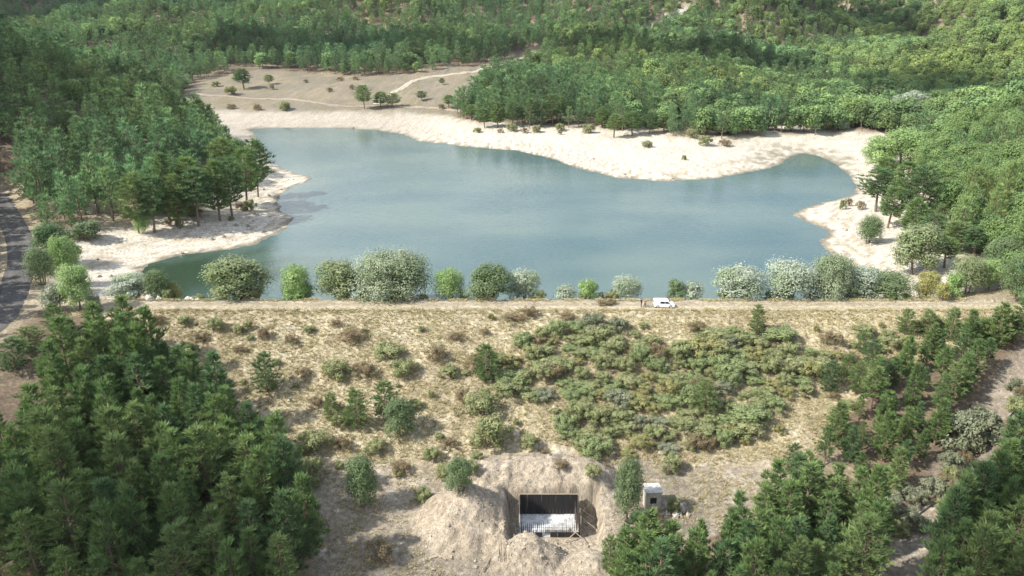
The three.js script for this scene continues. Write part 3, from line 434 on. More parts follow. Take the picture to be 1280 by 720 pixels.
for (const k of ['scrub', 'dry', 'scrub_light', 'scrub_grey', 'scrub_yellow']) LEAFY[k] = [0, 1, 2, 3].map(() => leafShape(seedNo++, { tones: TONES[k], stems: 4, lobes: 11, leaves: k === 'dry' ? 2400 : 3400, leaf: k === 'dry' ? 0.18 : 0.21, base: 0, H: 2.6, W: 4.4, hollow: 0.3 }));
LEAFY.oak = [0, 1, 2].map(() => leafShape(seedNo++, { tones: TONES.oak, stems: 1, lobes: 15, leaves: 4200, leaf: 0.4, base: 0.16, H: 9, W: 7 }));
const FAR_OAK = [0, 1, 2].map(() => leafShape(seedNo++, { tones: [[1, 1, 1], [1.2, 1.15, 1.1], [0.82, 0.86, 0.85]], stems: 1, lobes: 13, leaves: 1300, leaf: 0.68, base: 0.14, H: 9, W: 7 }));

const placed = [];
function plant(name, shape, mat, x, z, h, w, turn, label, category, group, sink = 0) {
  const t = thing(name, label, category, group);
  part(t, 'trunk', shape.trunk, WOOD_MAT); part(t, 'crown', shape.crown, mat);
  t.position.set(x, ground(x, z) - sink, z); t.scale.set(w / shape.W, h / shape.H, w / shape.W); t.rotation.y = turn;
  placed.push([x, z, w / 2]);
  return t;
}

// ---------------------------------------------------------------- single trees: along the dam crest, on the banks and on the dam
const R1 = mulberry(77);
const KIND = { silver: 'silvery pale broadleaf tree', willow: 'broad grey-green willow', olive: 'olive green rounded tree', lime: 'light yellow-green young tree', green: 'mid green leafy tree', dark: 'dark green leafy tree', yellow: 'yellowing small tree', grey: 'dull grey-green bushy tree', scrub: 'low olive green scrub bush', dry: 'dry brown bush' };
const SIZE = (h) => (h > 9.5 ? 'tall ' : h < 5.5 ? 'small ' : '');
CREST_TREES.forEach(([k, x, z, h, w], i) => plant(k === 'willow' ? 'willow_tree' : 'broadleaf_tree', leafyFor(k, h, i), LEAF_MAT, x, z - 0.8, h * 0.82, w * 1.1, i * 1.7, SIZE(h) + (w > h * 0.85 ? 'spreading ' : w < h * 0.62 ? 'slim ' : '') + KIND[k] + ' on the water side of the dam crest', 'tree', 'row of trees along the dam crest', 0.3));
BANK_TREES.forEach(([k, x, z, h, w], i) => {
  const where = z < -330 ? 'at the far inlet below the wooded hills' : x < 0 ? 'between the tarred road and the pale bank' : z < -210 ? 'on the wooded spit beside the inlet' : 'beside the dam end below the pines';
  plant('broadleaf_tree', leafyFor(k, h, i), LEAF_MAT, x, z, h * 0.92, w, i * 2.3, SIZE(h) + KIND[k] + ' ' + where, 'tree', 'leafy trees on the banks');
});
const pines = [];   // [x, z, h, w, kind]
PINES_BANK.forEach(([k, x, z, h, w], i) => {
  const s = MATURE[(k + i) % 4], where = z < -390 ? 'standing alone on the dry meadow' : z < -330 ? 'in the front row above the pale far beach' : x < 0 ? 'at the hill foot beside the pale bank' : 'on the bank behind the pale sand spit';
  plant('pine_tree', s, PINE_TONES[(k * 2 + i) % 4], x, z, h * 0.84, Math.max(w, h * 0.44), i * 1.3, (h > 17 ? 'tall ' : h < 11 ? 'low ' : '') + ['mid green', 'fresh green', 'dark green', 'light green'][(k * 2 + i) % 4] + ' bare-trunked pine ' + where, 'tree', 'pines around the lake');
});
PINES_DAM.forEach(([k, x, z, h, w], i) => {
  if (k === 4) plant('broadleaf_tree', LEAFY.green[i % 2], LEAF_MAT, x, z, h * 0.85, w, i * 1.9, SIZE(h) + 'fresh green sapling on the dry ground below the dam', 'tree', 'saplings below the dam');
  else plant('pine_tree', SMALL[i % 2], PINE_TONES[(i * 3) % 4], x, z, h * 0.9, w, i * 1.1, (h > 7 ? 'small' : 'very small') + ' bushy pine growing on the dam slope', 'tree', 'young pines on the dam');
});
const BUSH = { lime: 'scrub_light', grey: 'scrub_grey', olive: 'scrub', yellow: 'scrub_yellow', scrub: 'scrub', dry: 'dry' };
SHRUBS.forEach(([k, x, z, h, w], i) => plant('shrub', LEAFY[BUSH[k]][i % 4], LEAF_MAT, x, z, Math.max(0.8, h * 0.62), w * 1.05, i * 2.1, (w > 5.5 ? 'wide ' : w < 2.8 ? 'small ' : '') + KIND[k].replace('tree', 'bush') + (z < -104 ? ' on the dry grass of the dam slope' : ' on the bare ground below the dam'), 'shrub', 'scattered bushes on the dam'));
MEADOW_BUSH.forEach(([k, x, z, h, w], i) => plant('shrub', LEAFY[k === 'olive' ? 'scrub' : k][i % 4], LEAF_MAT, x, z, h * 0.75, w, i * 2.1, (k === 'dry' ? 'dry brown bush' : 'green bush') + (inside(MEADOW, x, z) ? ' on the dry meadow beyond the lake' : ' at the edge of the pale lake beach'), 'shrub', 'bushes around the lake'));

{ // undergrowth: along the water side of the crest, beside the ditch and under the pines of the headland
  const r = mulberry(505);
  for (let i = 0; i < 34; i++) { const x = mix(-74, 84, (i + r()) / 34), k = ['dry', 'scrub_light', 'scrub_grey', 'scrub_yellow', 'scrub'][Math.floor(r() * 5)]; if (Math.abs(x - 27) < 7) continue; plant('shrub', LEAFY[k][i % 4], LEAF_MAT, x, -143.4 - 1.4 * r(), 0.9 + 1.5 * r(), 1.8 + 2.6 * r(), r() * 9, { dry: 'brown', scrub_light: 'light green', scrub_grey: 'grey-green', scrub_yellow: 'yellowing', scrub: 'olive' }[k] + ' low bush under the tree row on the dam crest', 'shrub', 'undergrowth on the dam crest'); }
  for (let i = 0; i < 26; i++) { const t = (i + r()) / 26, q = t * (DITCH.length - 1), a = Math.min(DITCH.length - 2, Math.floor(q)), x = mix(DITCH[a][0], DITCH[a + 1][0], q - a) + 7 * (r() - 0.5), z = mix(DITCH[a][1], DITCH[a + 1][1], q - a) + 5 * (r() - 0.5), k = ['scrub', 'scrub_grey', 'dry', 'scrub_grey'][i % 4]; plant('shrub', LEAFY[k][i % 4], LEAF_MAT, x, z, 1.2 + 1.8 * r(), 2.4 + 2.6 * r(), r() * 9, (i % 3 ? 'wide ' : 'narrow ') + { dry: 'brown', scrub_grey: 'grey-green', scrub: 'olive' }[k] + ' bush overhanging the stony ditch', 'shrub', 'bushes along the ditch'); }
  for (let i = 0; i < 30; i++) { const x = mix(-118, -74, r()), z = mix(-246, -200, r()), y = ground(x, z); if (y < 2.6 || shoreDist(x, z) < 6) continue; const k = ['scrub', 'scrub_light', 'dry'][i % 3]; plant('shrub', LEAFY[k][i % 4], LEAF_MAT, x, z, 1.2 + 1.6 * r(), 2.2 + 2.4 * r(), r() * 9, { dry: 'brown', scrub_light: 'light green', scrub: 'olive' }[k] + ' bush under the pines above the pale bank', 'shrub', 'undergrowth above the pale bank'); }
}

// ---------------------------------------------------------------- stands: scatter with a least spacing
function scatter(poly, gap, seed, keep = () => true) {
  const r = mulberry(seed), xs = poly.map((p) => p[0]), zs = poly.map((p) => p[1]), x0 = Math.min(...xs), x1 = Math.max(...xs), z0 = Math.min(...zs), z1 = Math.max(...zs), out = [];
  for (let i = 0; i < (x1 - x0) * (z1 - z0) / (gap * gap) * 14; i++) {
    const x = mix(x0, x1, r()), z = mix(z0, z1, r());
    if (!inside(poly, x, z) || !keep(x, z) || out.some((p) => (p[0] - x) ** 2 + (p[1] - z) ** 2 < gap * gap)) continue;
    out.push([x, z, r(), r(), r()]);
  }
  return out;
}
const mark = (h, a, b, c) => (h > mix(a, b, 0.72) ? 'tall ' : h < mix(a, b, 0.28) ? 'short ' : 'middling ') + ['mid green', 'fresh green', 'dark green', 'light green'][Math.floor(c * 4)];
const creekFree = (x, z) => lineDist(CREEK, x, z, false)[0] > 3.4 && lineDist(ROAD, x, z, false, 2)[0] > 5;
for (const [poly, gap, hMin, hMax, seed, where] of [
  [STAND_LEFT, 3.3, 9, 14, 31, ' the dense stand beside the dam foot'],
  [STAND_RIGHT_NEAR, 2.7, 8, 12.5, 32, ' the stand below the small hut'],
  [STAND_RIGHT_MID, 3.1, 4.2, 8.5, 33, ' the stand between dam and ditch'],
  [STAND_RIGHT_FAR, 2.8, 8, 12.5, 34, ' the stand across the stony ditch']])
  for (const [x, z, a, b, c] of scatter(poly, gap, seed, creekFree)) {
    const h = mix(hMin, hMax, a), s = YOUNG[Math.floor(b * 7)];
    plant('pine_tree', s, PINE_TONES[Math.floor(c * 4)], x, z, h, h * (0.44 + 0.14 * c), b * 60, mark(h, hMin, hMax, c) + ' young pine ' + (lineDist(poly, x, z, true)[0] < 3 ? 'at the rim of' : 'inside') + where, 'tree', 'pines of' + where);
  }
for (const [x, z, a, b, c] of scatter(SCRUB, 2.15, 41, (x, z) => fbm(x * 0.09, z * 0.09, 3) > -0.55 + 0.6 * sstep(5, 0, lineDist(SCRUB, x, z, true)[0]))) {
  const k = c > 0.95 ? 'dry' : c > 0.86 ? 'scrub_grey' : c > 0.76 ? 'scrub_yellow' : c > 0.5 ? 'scrub_light' : 'scrub', big = 0.75 + 0.6 * sstep(-0.3, 0.4, fbm(x * 0.16 + 9, z * 0.16, 2)), S = LEAFY[k];
  plant('shrub', S[Math.floor(b * S.length)], LEAF_MAT, x, z, (0.9 + 1.5 * a) * big, (3.0 + 2.8 * b) * big, a * 40, (a > 0.7 ? 'high ' : a < 0.3 ? 'flat ' : 'knee-high ') + (b > 0.5 ? 'wide ' : 'narrow ') + { dry: 'brown', scrub_grey: 'grey-green', scrub_yellow: 'yellow-olive', scrub_light: 'light green', scrub: 'olive green' }[k] + ' bush in the dense scrub on the dam slope', 'shrub', 'dense scrub on the dam slope');
}
for (const [x, z, a, b, c] of scatter(CLEARING, 6.0, 43, (x, z) => z < -101 && z > -134 && !inside(SCRUB, x, z) && fbm(x * 0.07 + 3, z * 0.07, 3) > -0.05)) {
  const k = c > 0.82 ? 'dry' : c > 0.6 ? 'scrub_yellow' : 'scrub', S = LEAFY[k];
  plant('shrub', S[Math.floor(b * S.length)], LEAF_MAT, x, z, 0.5 + 0.8 * a, 1.0 + 1.5 * b, a * 40, (a > 0.5 ? 'small ' : 'tiny ') + { dry: 'brown', scrub_yellow: 'yellowing', scrub: 'olive' }[k] + ' tussock-like bush on the open grass of the dam slope', 'shrub', 'small bushes on the open dam slope');
}
for (const [x, z, a, b, c] of scatter(SCRUB_EDGE, 3.2, 42)) {
  if (c > 0.55) plant('pine_tree', SMALL[Math.floor(b * 2)], PINE_TONES[Math.floor(a * 4)], x, z, 3.5 + 3 * a, 3 + 1.6 * a, a * 40, 'small bushy pine on the dam slope beside the scrub', 'tree', 'small pines at the dam end');
  else plant('shrub', LEAFY[b > 0.8 ? 'dry' : 'scrub'][Math.floor(b * 4)], LEAF_MAT, x, z, 1 + 1.4 * a, 2.4 + 2 * b, a * 40, (b > 0.8 ? 'brown' : 'olive green') + ' bush among the small pines at the dam end', 'shrub', 'bushes at the dam end');
}

// ---------------------------------------------------------------- woods on the hills: the nearest pines and oaks one by one, the rest as one mass
{
  const r = mulberry(99), spots = [], cell = 4.7;
  for (let z = -1350; z < -40; ) {
    const D = -z, step = cell * (D > 480 ? 1.25 : 1) * (D > 800 ? 1.25 : 1), half = Math.max(230, 0.70 * D + 60);
    for (let x = -half; x < half; x += step) {
      const px = x + (r() - 0.5) * step * 0.9, pz = z + (r() - 0.5) * step * 0.9, q = [r(), r(), r(), r()];
      if (pz > -150 && Math.abs(px) < 92) continue;
      if (pz > -175 && pz < -135 && Math.abs(px) < 92) continue;
      if (inside(MEADOW, px, pz) || inside(BANK_RIGHT_OPEN, px, pz) || inside(BANK_LEFT_OPEN, px, pz)) continue;
      const sd = pz < -140 && D < 600 ? shoreDist(px, pz) : 999; if (sd < 9) continue;
      if (lineDist(ROAD, px, pz, false, 2)[0] < 6.5 || (pz > -128 && !creekFree(px, pz))) continue;
      const y = ground(px, pz); if (sd < 75 && y < 3.6 + 1.2 * fbm(px * 0.05, pz * 0.05, 2)) continue;
      if (n2(px * 0.02 + 50, pz * 0.02) > (D > 450 ? 0.78 : 0.86) || q[3] < 0.05 || inside(BARE, px, pz)) continue;
      if (placed.some((p) => (p[0] - px) ** 2 + (p[1] - pz) ** 2 < 7)) continue;
      const side = px / D, oak = clamp(0.06 + 0.5 * sstep(0.05, 0.3, side) + 0.4 * sstep(0.36, 0.46, side) - (D < 260 ? 0.3 : 0) + 0.45 * fbm(px * 0.012, pz * 0.012, 2));
      spots.push({ x: px, z: pz, y, D: Math.hypot(px, pz, 58), oak: q[0] < oak, a: q[1], b: q[2], seen: Math.abs(px) < 0.66 * (D + 20) && D > 90 });
    }
    z += step;
  }
  spots.sort((a, b) => a.D - b.D);
  let nPine = scene.children.filter((o) => o.name.startsWith('pine_tree')).length, nOak = 0;
  const mass = { pine: FAR_PINE.map(() => []), oak: FAR_OAK.map(() => []) };
  const woodsOf = (s) => (s.x < -60 && s.z > -345 ? 'on the hill beside the tarred road' : s.x > 90 && s.z > -330 ? 'on the steep bank above the spit' : s.z < -330 ? 'on the hill behind the far beach' : 'on the valley side below the dam');
  for (const s of spots) {
    const tall = mix(0.8, 1.2, s.a), w = tall * mix(0.85, 1.2, s.b);
    if (!s.oak && s.seen && nPine < 296) { nPine++; plant('pine_tree', MATURE[Math.floor(s.b * 4)], PINE_TONES[s.a > 0.7 ? 3 : s.a < 0.3 ? 2 : s.b > 0.5 ? 0 : 1], s.x, s.z, 11.5 * tall, 6.2 * w, s.a * 50, (s.a > 0.7 ? 'tall light green' : s.a < 0.3 ? 'low dark green' : 'middling green') + ' bare-trunked pine ' + woodsOf(s), 'tree', 'pines ' + woodsOf(s)); }
    else if (s.oak && s.seen && nOak < 150) { nOak++; plant('oak_tree', LEAFY.oak[Math.floor(s.b * 3)], LEAF_MAT, s.x, s.z, 9 * tall, 6.6 * w, s.a * 50, (s.a > 0.7 ? 'tall' : s.a < 0.3 ? 'low' : 'middling') + (s.b > 0.5 ? ' wide' : ' slim') + ' round-crowned green oak ' + woodsOf(s), 'tree', 'oaks ' + woodsOf(s)); }
    else mass[s.oak ? 'oak' : 'pine'][Math.floor(s.b * (s.oak ? 3 : 4)) % (s.oak ? 3 : 4)].push(s);
  }
  const m4 = new THREE.Matrix4(), Q = new THREE.Quaternion(), up = new THREE.Vector3(0, 1, 0);
  const MASS_LEAF = leafMat(1, 1, 1, 0.45);
  for (const kind of ['pine', 'oak']) {
    const g = new THREE.Group(); g.name = kind + '_forest'; g.userData = { kind: 'stuff', label: kind === 'pine' ? 'dense green pine forest covering the far hills' : 'light green oak woodland mixed over the far hills', category: 'forest' }; scene.add(g);
    mass[kind].forEach((list, v) => {
      const shape = (kind === 'pine' ? FAR_PINE : FAR_OAK)[v];
      const C = new THREE.InstancedMesh(shape.crown, MASS_LEAF, list.length), T = new THREE.InstancedMesh(shape.trunk, WOOD_MAT, list.length);
      C.name = 'crown'; T.name = 'trunk'; C.castShadow = T.castShadow = C.receiveShadow = T.receiveShadow = true;
      list.forEach((s, i) => {
        const tall = mix(0.62, 1.3, s.a) * (1 + 0.3 * fbm(s.x * 0.015, s.z * 0.015 + 3, 2)), w = tall * mix(0.85, 1.3, (s.b * 7.3) % 1);
        m4.compose(new THREE.Vector3(s.x, s.y - 0.2, s.z), Q.setFromAxisAngle(up, s.a * 50), new THREE.Vector3(w, tall, w)); C.setMatrixAt(i, m4); T.setMatrixAt(i, m4);
        const v1 = (0.74 + 0.5 * ((s.a * 13.7) % 1)) * (1 + 0.42 * fbm(s.x * 0.011 + 7, s.z * 0.011, 3)), warm = 0.22 * fbm(s.x * 0.006, s.z * 0.006, 2) + 0.03 * sstep(0.36, 0.46, s.x / -s.z) + 0.12 * (((s.b * 31.1) % 1) - 0.5);
        C.setColorAt(i, kind === 'pine' ? lin(0.172 * v1 * (1 + warm), 0.275 * v1, 0.114 * v1 * (1 - warm)) : lin(0.222 * v1 * (1 + warm), 0.322 * v1, 0.118 * v1 * (1 - warm)));
      });
      g.add(T, C);
    });
  }
  console.log('woods', spots.length, 'pines', nPine, 'oaks', nOak, 'mass', mass.pine.map((l) => l.length), mass.oak.map((l) => l.length));
}

// ---------------------------------------------------------------- dry grass on the dam and the clearing
{
  const r = mulberry(55), list = [];
  for (let i = 0; i < 150000 && list.length < 70000; i++) {
    const x = mix(-95, 95, r()), z = mix(-136.4, -78, r());
    if (!inside(CLEARING, x, z) || Math.hypot((x - 3) / 1.25, z + 94) < 14) continue;
    const dens = (z < -104 ? 0.75 : 0.25) + 0.6 * fbm(x * 0.12, z * 0.12, 3);
    if (r() < dens) list.push([x, z, r(), r()]);
  }
  for (let i = 0; i < 5200; i++) { const x = mix(-72, 88, r()), back = r() < 0.7, z = back ? -141.9 + 1.5 * (r() + r() - 1) : -136.2 + 1.2 * (r() + r() - 1); if (fbm(x * 0.15, back ? 1 : 9, 3) > -0.2) list.push([x, z, 0.3 + 0.7 * r(), r()]); }
  const F = new Faces(); for (let k = 0; k < 9; k++) { const a = r() * 6.28, d = unit([Math.cos(a) * 0.6, 0.9, Math.sin(a) * 0.6]); blade(F, r, [0.1 * (r() - 0.5), -0.03, 0.1 * (r() - 0.5)], d, 0.3 + 0.25 * r(), 0.05, [0.85 + 0.3 * r(), 0.85 + 0.3 * r(), 0.85]); }
  const G = new THREE.InstancedMesh(F.build(), new THREE.MeshStandardMaterial({ vertexColors: true, roughness: 1, side: THREE.DoubleSide }), list.length);
  const m4 = new THREE.Matrix4(), Q = new THREE.Quaternion(), up = new THREE.Vector3(0, 1, 0);
  list.forEach(([x, z, a, b], i) => { const s = 0.45 + 0.65 * a; m4.compose(new THREE.Vector3(x, ground(x, z), z), Q.setFromAxisAngle(up, b * 40), new THREE.Vector3(s * 1.3, s, s * 1.3)); G.setMatrixAt(i, m4); const v = 0.8 + 0.4 * b; G.setColorAt(i, b > 0.82 ? lin(0.19 * v, 0.20 * v, 0.08 * v) : lin(0.40 * v, 0.335 * v, 0.21 * v)); });
  G.name = 'dry_grass'; G.castShadow = G.receiveShadow = true; G.userData = { kind: 'stuff', label: 'straw coloured dry grass tufts on the dam slope', category: 'grass' }; scene.add(G);
}

// ---------------------------------------------------------------- materials for built things
const plain = (r, g, b, rough = 0.8, more = {}) => new THREE.MeshStandardMaterial({ color: lin(r, g, b), roughness: rough, ...more });
const woodGrain = grainTexture(256, 21, (N, r) => 0.78 + 0.12 * N(5) + 0.1 * N(40) + 0.08 * (r() - 0.5)), cementGrain = grainTexture(512, 22, (N, r) => 0.8 + 0.1 * N(4) + 0.08 * N(14) + 0.06 * N(60) + 0.06 * (r() - 0.5));
woodGrain.colorSpace = cementGrain.colorSpace = THREE.SRGBColorSpace;
const TIMBER = plain(0.52, 0.43, 0.31, 0.85, { map: woodGrain }), TIMBER_OLD = plain(0.40, 0.34, 0.26, 0.9, { map: woodGrain });
const FORM_BLACK = plain(0.010, 0.009, 0.009, 0.9), FORM_BROWN = plain(0.022, 0.016, 0.013, 0.9), STEEL = plain(0.075, 0.055, 0.045, 0.75);
const CEMENT = plain(0.62, 0.60, 0.56, 0.9, { map: cementGrain }), FRESH = plain(0.72, 0.73, 0.72, 0.85, { map: cementGrain }), HUT_WALL = plain(0.70, 0.65, 0.55, 0.92, { map: cementGrain }), VOID = plain(0.03, 0.028, 0.026, 1);
const STONE = [plain(0.33, 0.29, 0.23, 0.95), plain(0.26, 0.225, 0.18, 0.95), plain(0.40, 0.37, 0.32, 0.95)];
const OLD_CEMENT = plain(0.36, 0.34, 0.30, 0.95, { map: cementGrain });
const box = (w, h, d, bevel = 0.012) => new RoundedBoxGeometry(w, h, d, 1, Math.min(bevel, w / 3, h / 3, d / 3));
function stick(a, b, r, n = 6) { const A = new THREE.Vector3(...a), B = new THREE.Vector3(...b), g = new THREE.CylinderGeometry(r * 0.85, r, A.distanceTo(B), n); g.applyQuaternion(new THREE.Quaternion().setFromUnitVectors(new THREE.Vector3(0, 1, 0), B.clone().sub(A).normalize())); const m = A.add(B).multiplyScalar(0.5); return g.translate(m.x, m.y, m.z); }
function rockShape(seed, flat = 0.7) { const g = new THREE.IcosahedronGeometry(1, 2), p = g.attributes.position; for (let i = 0; i < p.count; i++) { const x = p.getX(i), y = p.getY(i), z = p.getZ(i), k = 1 + 0.32 * n3(x * 0.9 + seed, y * 0.9, z * 0.9) + 0.14 * n3(x * 2.4, y * 2.4 + seed, z * 2.4); p.setXYZ(i, x * k, y * k * flat, z * k * 0.85); } g.deleteAttribute('uv'); g.computeVertexNormals(); return g; }
const ROCKS = [1, 2, 3, 4, 5].map((s) => rockShape(s * 7.3, 0.55 + 0.08 * s));

// ---------------------------------------------------------------- the half-built concrete chamber in the excavation
{
  const t = thing('formwork_chamber', 'half-built concrete chamber with black formwork panels and upright rebar in the excavation', 'construction');
  const x0 = 1.15, x1 = 9.45, zb = -97.05, zf = -91.9, y0 = -12.52, top = -9.0;
  t.position.set((x0 + x1) / 2, y0, (zb + zf) / 2);
  const put = (name, g, m, x, y, z) => { const o = part(t, name, g, m); o.position.set(x - t.position.x, y - t.position.y, z - t.position.z); return o; };
  put('floor_slab', box(x1 - x0 + 0.4, 0.3, zf - zb + 0.1, 0.03), FRESH, (x0 + x1) / 2, y0 + 0.02, (zb + zf) / 2 - 0.1);
  put('floor_upstand', box(3.4, 0.35, 1.1, 0.03), CEMENT, 6.4, y0 + 0.34, -93.1);
  const n = 8, w = (x1 - x0) / n, pg = box(w - 0.03, top - y0 - 0.2, 0.05), sg = box(0.05, top - y0 - 0.2, 1.0), bat = box(0.09, top - y0, 0.1), rail = box(x1 - x0 + 0.2, 0.1, 0.1);
  for (let i = 0; i < n; i++) { const o = put('formwork_panel', pg, FORM_BLACK, x0 + (i + 0.5) * w, (y0 + top) / 2 + 0.08, zb + 0.012 * ((i * 7) % 3)); o.userData.label = 'black formwork panel of the back wall'; }
  for (let i = 0; i <= 4; i++) put('timber_batten', bat, TIMBER_OLD, x0 + (i / 4) * (x1 - x0), (y0 + top) / 2 + 0.1, zb - 0.12);
  put('top_rail', rail, TIMBER, (x0 + x1) / 2, top + 0.03, zb - 0.02);
  put('waler', rail, TIMBER_OLD, (x0 + x1) / 2, top - 1.6, zb - 0.22);
  for (let i = 0; i < 5; i++) { const z = zb + 0.55 + i * 1.03; put('formwork_panel', sg, i % 2 ? FORM_BLACK : FORM_BROWN, x1, (y0 + top) / 2 + 0.08 - (i > 2 ? 0.3 * (i - 2) : 0), z).scale.y = i > 2 ? 1 - 0.17 * (i - 2) : 1; }
  for (let i = 0; i < 4; i++) put('timber_post', box(0.11, 3.5, 0.11), TIMBER, x1 + 0.1, y0 + 1.75, zb + 0.1 + i * 1.65);
  put('timber_post', box(0.12, 3.6, 0.12), TIMBER, x0 - 0.05, y0 + 1.8, zb + 0.2);
  { const o = put('side_rail', box(0.1, 0.1, 5.6), TIMBER, x0 - 0.12, top - 0.55, (zb + zf) / 2); o.rotation.x = 0.17; }
  for (let i = 0; i < 4; i++) put('timber_post', box(0.1, 2.9 - 0.25 * i, 0.1), TIMBER, x0 - 0.08, y0 + 1.45 - 0.12 * i, zb + 1.5 + i * 1.2);
  for (let i = 0; i < n; i++) if (i !== 3) put('formwork_panel', box(w - 0.05, 0.75, 0.05), i % 2 ? FORM_BLACK : FORM_BROWN, x0 + (i + 0.5) * w, y0 + 0.45, zf - 0.02 + 0.015 * (i % 2)).userData.label = 'low dark formwork board of the open front';
  const bar = new THREE.CylinderGeometry(0.03, 0.03, 1, 5), r = mulberry(8);
  const rebar = (x, z, h, lean = 0) => { const o = put('rebar', bar, STEEL, x, y0 + h / 2, z); o.scale.y = h; o.rotation.z = lean + 0.03 * (r() - 0.5); o.rotation.x = 0.04 * (r() - 0.5); };
  for (let i = 0; i < 30; i++) { rebar(x0 + 0.15 + i * 0.275 + 0.05 * (r() - 0.5), zf - 0.25, 2.1 + 0.5 * r() + (i > 21 ? 0.7 : 0)); rebar(x0 + 0.2 + i * 0.275, zf - 0.55, 1.6 + 0.5 * r()); }
  for (let i = 0; i < 16; i++) rebar(x0 + 0.3 + i * 0.5, zb + 0.35, 0.9 + 0.4 * r());
  for (let i = 0; i < 15; i++) rebar(x1 - 0.35, zb + 0.5 + i * 0.31, 2.2 + 0.7 * r());
  for (let i = 0; i < 15; i++) rebar(x0 + 0.25, zb + 0.5 + i * 0.31, 1.2 + 0.4 * r());
  const flat = (name, a, b, rr) => { const o = part(t, name, stick(a, b, rr, 5), STEEL); o.position.set(-t.position.x, -t.position.y, -t.position.z); };
  for (const h of [0.5, 1.0, 1.5]) { flat('rebar_tie', [x0 + 0.1, y0 + h, zf - 0.25], [x1 - 0.2, y0 + h, zf - 0.25], 0.018); flat('rebar_tie', [x1 - 0.35, y0 + h, zb + 0.3], [x1 - 0.35, y0 + h, zf - 0.2], 0.018); }
  for (const [a, b] of [[[x1 + 0.1, y0 + 2.3, -93.6], [x1 + 2.3, y0 + 0.6, -93.1]], [[x1 + 0.1, y0 + 2.4, -95.4], [x1 + 2.4, y0 + 0.9, -95.0]], [[x1 - 1.4, y0 + 1.7, -91.9], [x1 + 0.9, y0 + 0.12, -90.6]], [[x1 - 0.2, y0 + 1.4, -91.8], [x1 - 2.2, y0 + 0.1, -90.7]]]) {
    const o = part(t, 'timber_prop', stick(a, b, 0.07, 6), TIMBER); o.position.set(-t.position.x, -t.position.y, -t.position.z);
  }
  for (let i = 0; i < 8; i++) { // poles leaning on the cut side of the excavation
    const z = -97 + i * 0.72, o = thing('timber_pole', 'thin timber pole leaning between the chamber and the shaded earth cut', 'pole', 'poles leaning beside the chamber'), a = [-0.55 + 0.15 * r(), -12.5, z + 0.5], b = [x0 - 0.1, -10.3 - 0.08 * i, z];
    const m = part(o, 'pole', stick(a, b, 0.06), TIMBER); o.position.set(a[0], a[1], a[2]); m.position.set(-a[0], -a[1], -a[2]);
  }
}
function lying(name, label, category, group, g, m, x, z, turn, tilt = 0, lift = 0.06) { const o = new THREE.Mesh(g, m); o.name = numbered(name); o.castShadow = o.receiveShadow = true; tag(o, label, category, group); o.position.set(x, ground(x, z) + lift, z); o.rotation.set(0, turn, tilt); scene.add(o); return o; }
{
  const r = mulberry(61), plank = box(2.2, 0.06, 0.22), board = box(1.1, 0.05, 0.4);
  for (let i = 0; i < 9; i++) lying('plank', 'pale plank lying on the grey ground before the chamber', 'plank', 'planks before the chamber', i % 3 ? plank : board, TIMBER, 6 + 4.5 * r(), -90.2 + 2.6 * r(), r() * 3, 0.05 * r(), 0.1);
  for (let i = 0; i < 5; i++) lying('plank', 'pale plank at the foot of the large earth heap', 'plank', 'planks by the earth heap', i % 2 ? plank : board, TIMBER, -10.5 + 4 * r(), -86.6 + 1.2 * r(), r() * 3, 0.06, 0.1);
  for (let i = 0; i < 13; i++) { // bundle of poles thrown down the front heap
    const x = -1.9 + i * 0.16 + 0.1 * r(), z = -83.6 - 0.8 * r(), a = [x, ground(x, z) + 0.1, z], b = [x + 0.5 * (r() - 0.5), 0, z - 1.8 - 0.8 * r()]; b[1] = ground(b[0], b[2]) + 0.3 + 0.5 * r();
    const o = thing('timber_pole', 'bleached pole in the loose bundle on the front earth heap', 'pole', 'bundle of poles'), m = part(o, 'pole', stick(a, b, 0.05), TIMBER); o.position.set(...a); m.position.set(-a[0], -a[1], -a[2]);
  }
  { const a = [-3.6, 0, -83.2], b = [-0.9, 0, -88.6]; a[1] = ground(a[0], a[2]) + 0.08; b[1] = ground(b[0], b[2]) + 0.12; const o = thing('timber_pole', 'long dark pole lying across the track beside the front earth heap', 'pole'), m = part(o, 'pole', stick(a, b, 0.07), plain(0.08, 0.06, 0.05, 0.9)); o.position.set(...a); m.position.set(-a[0], -a[1], -a[2]); }
}

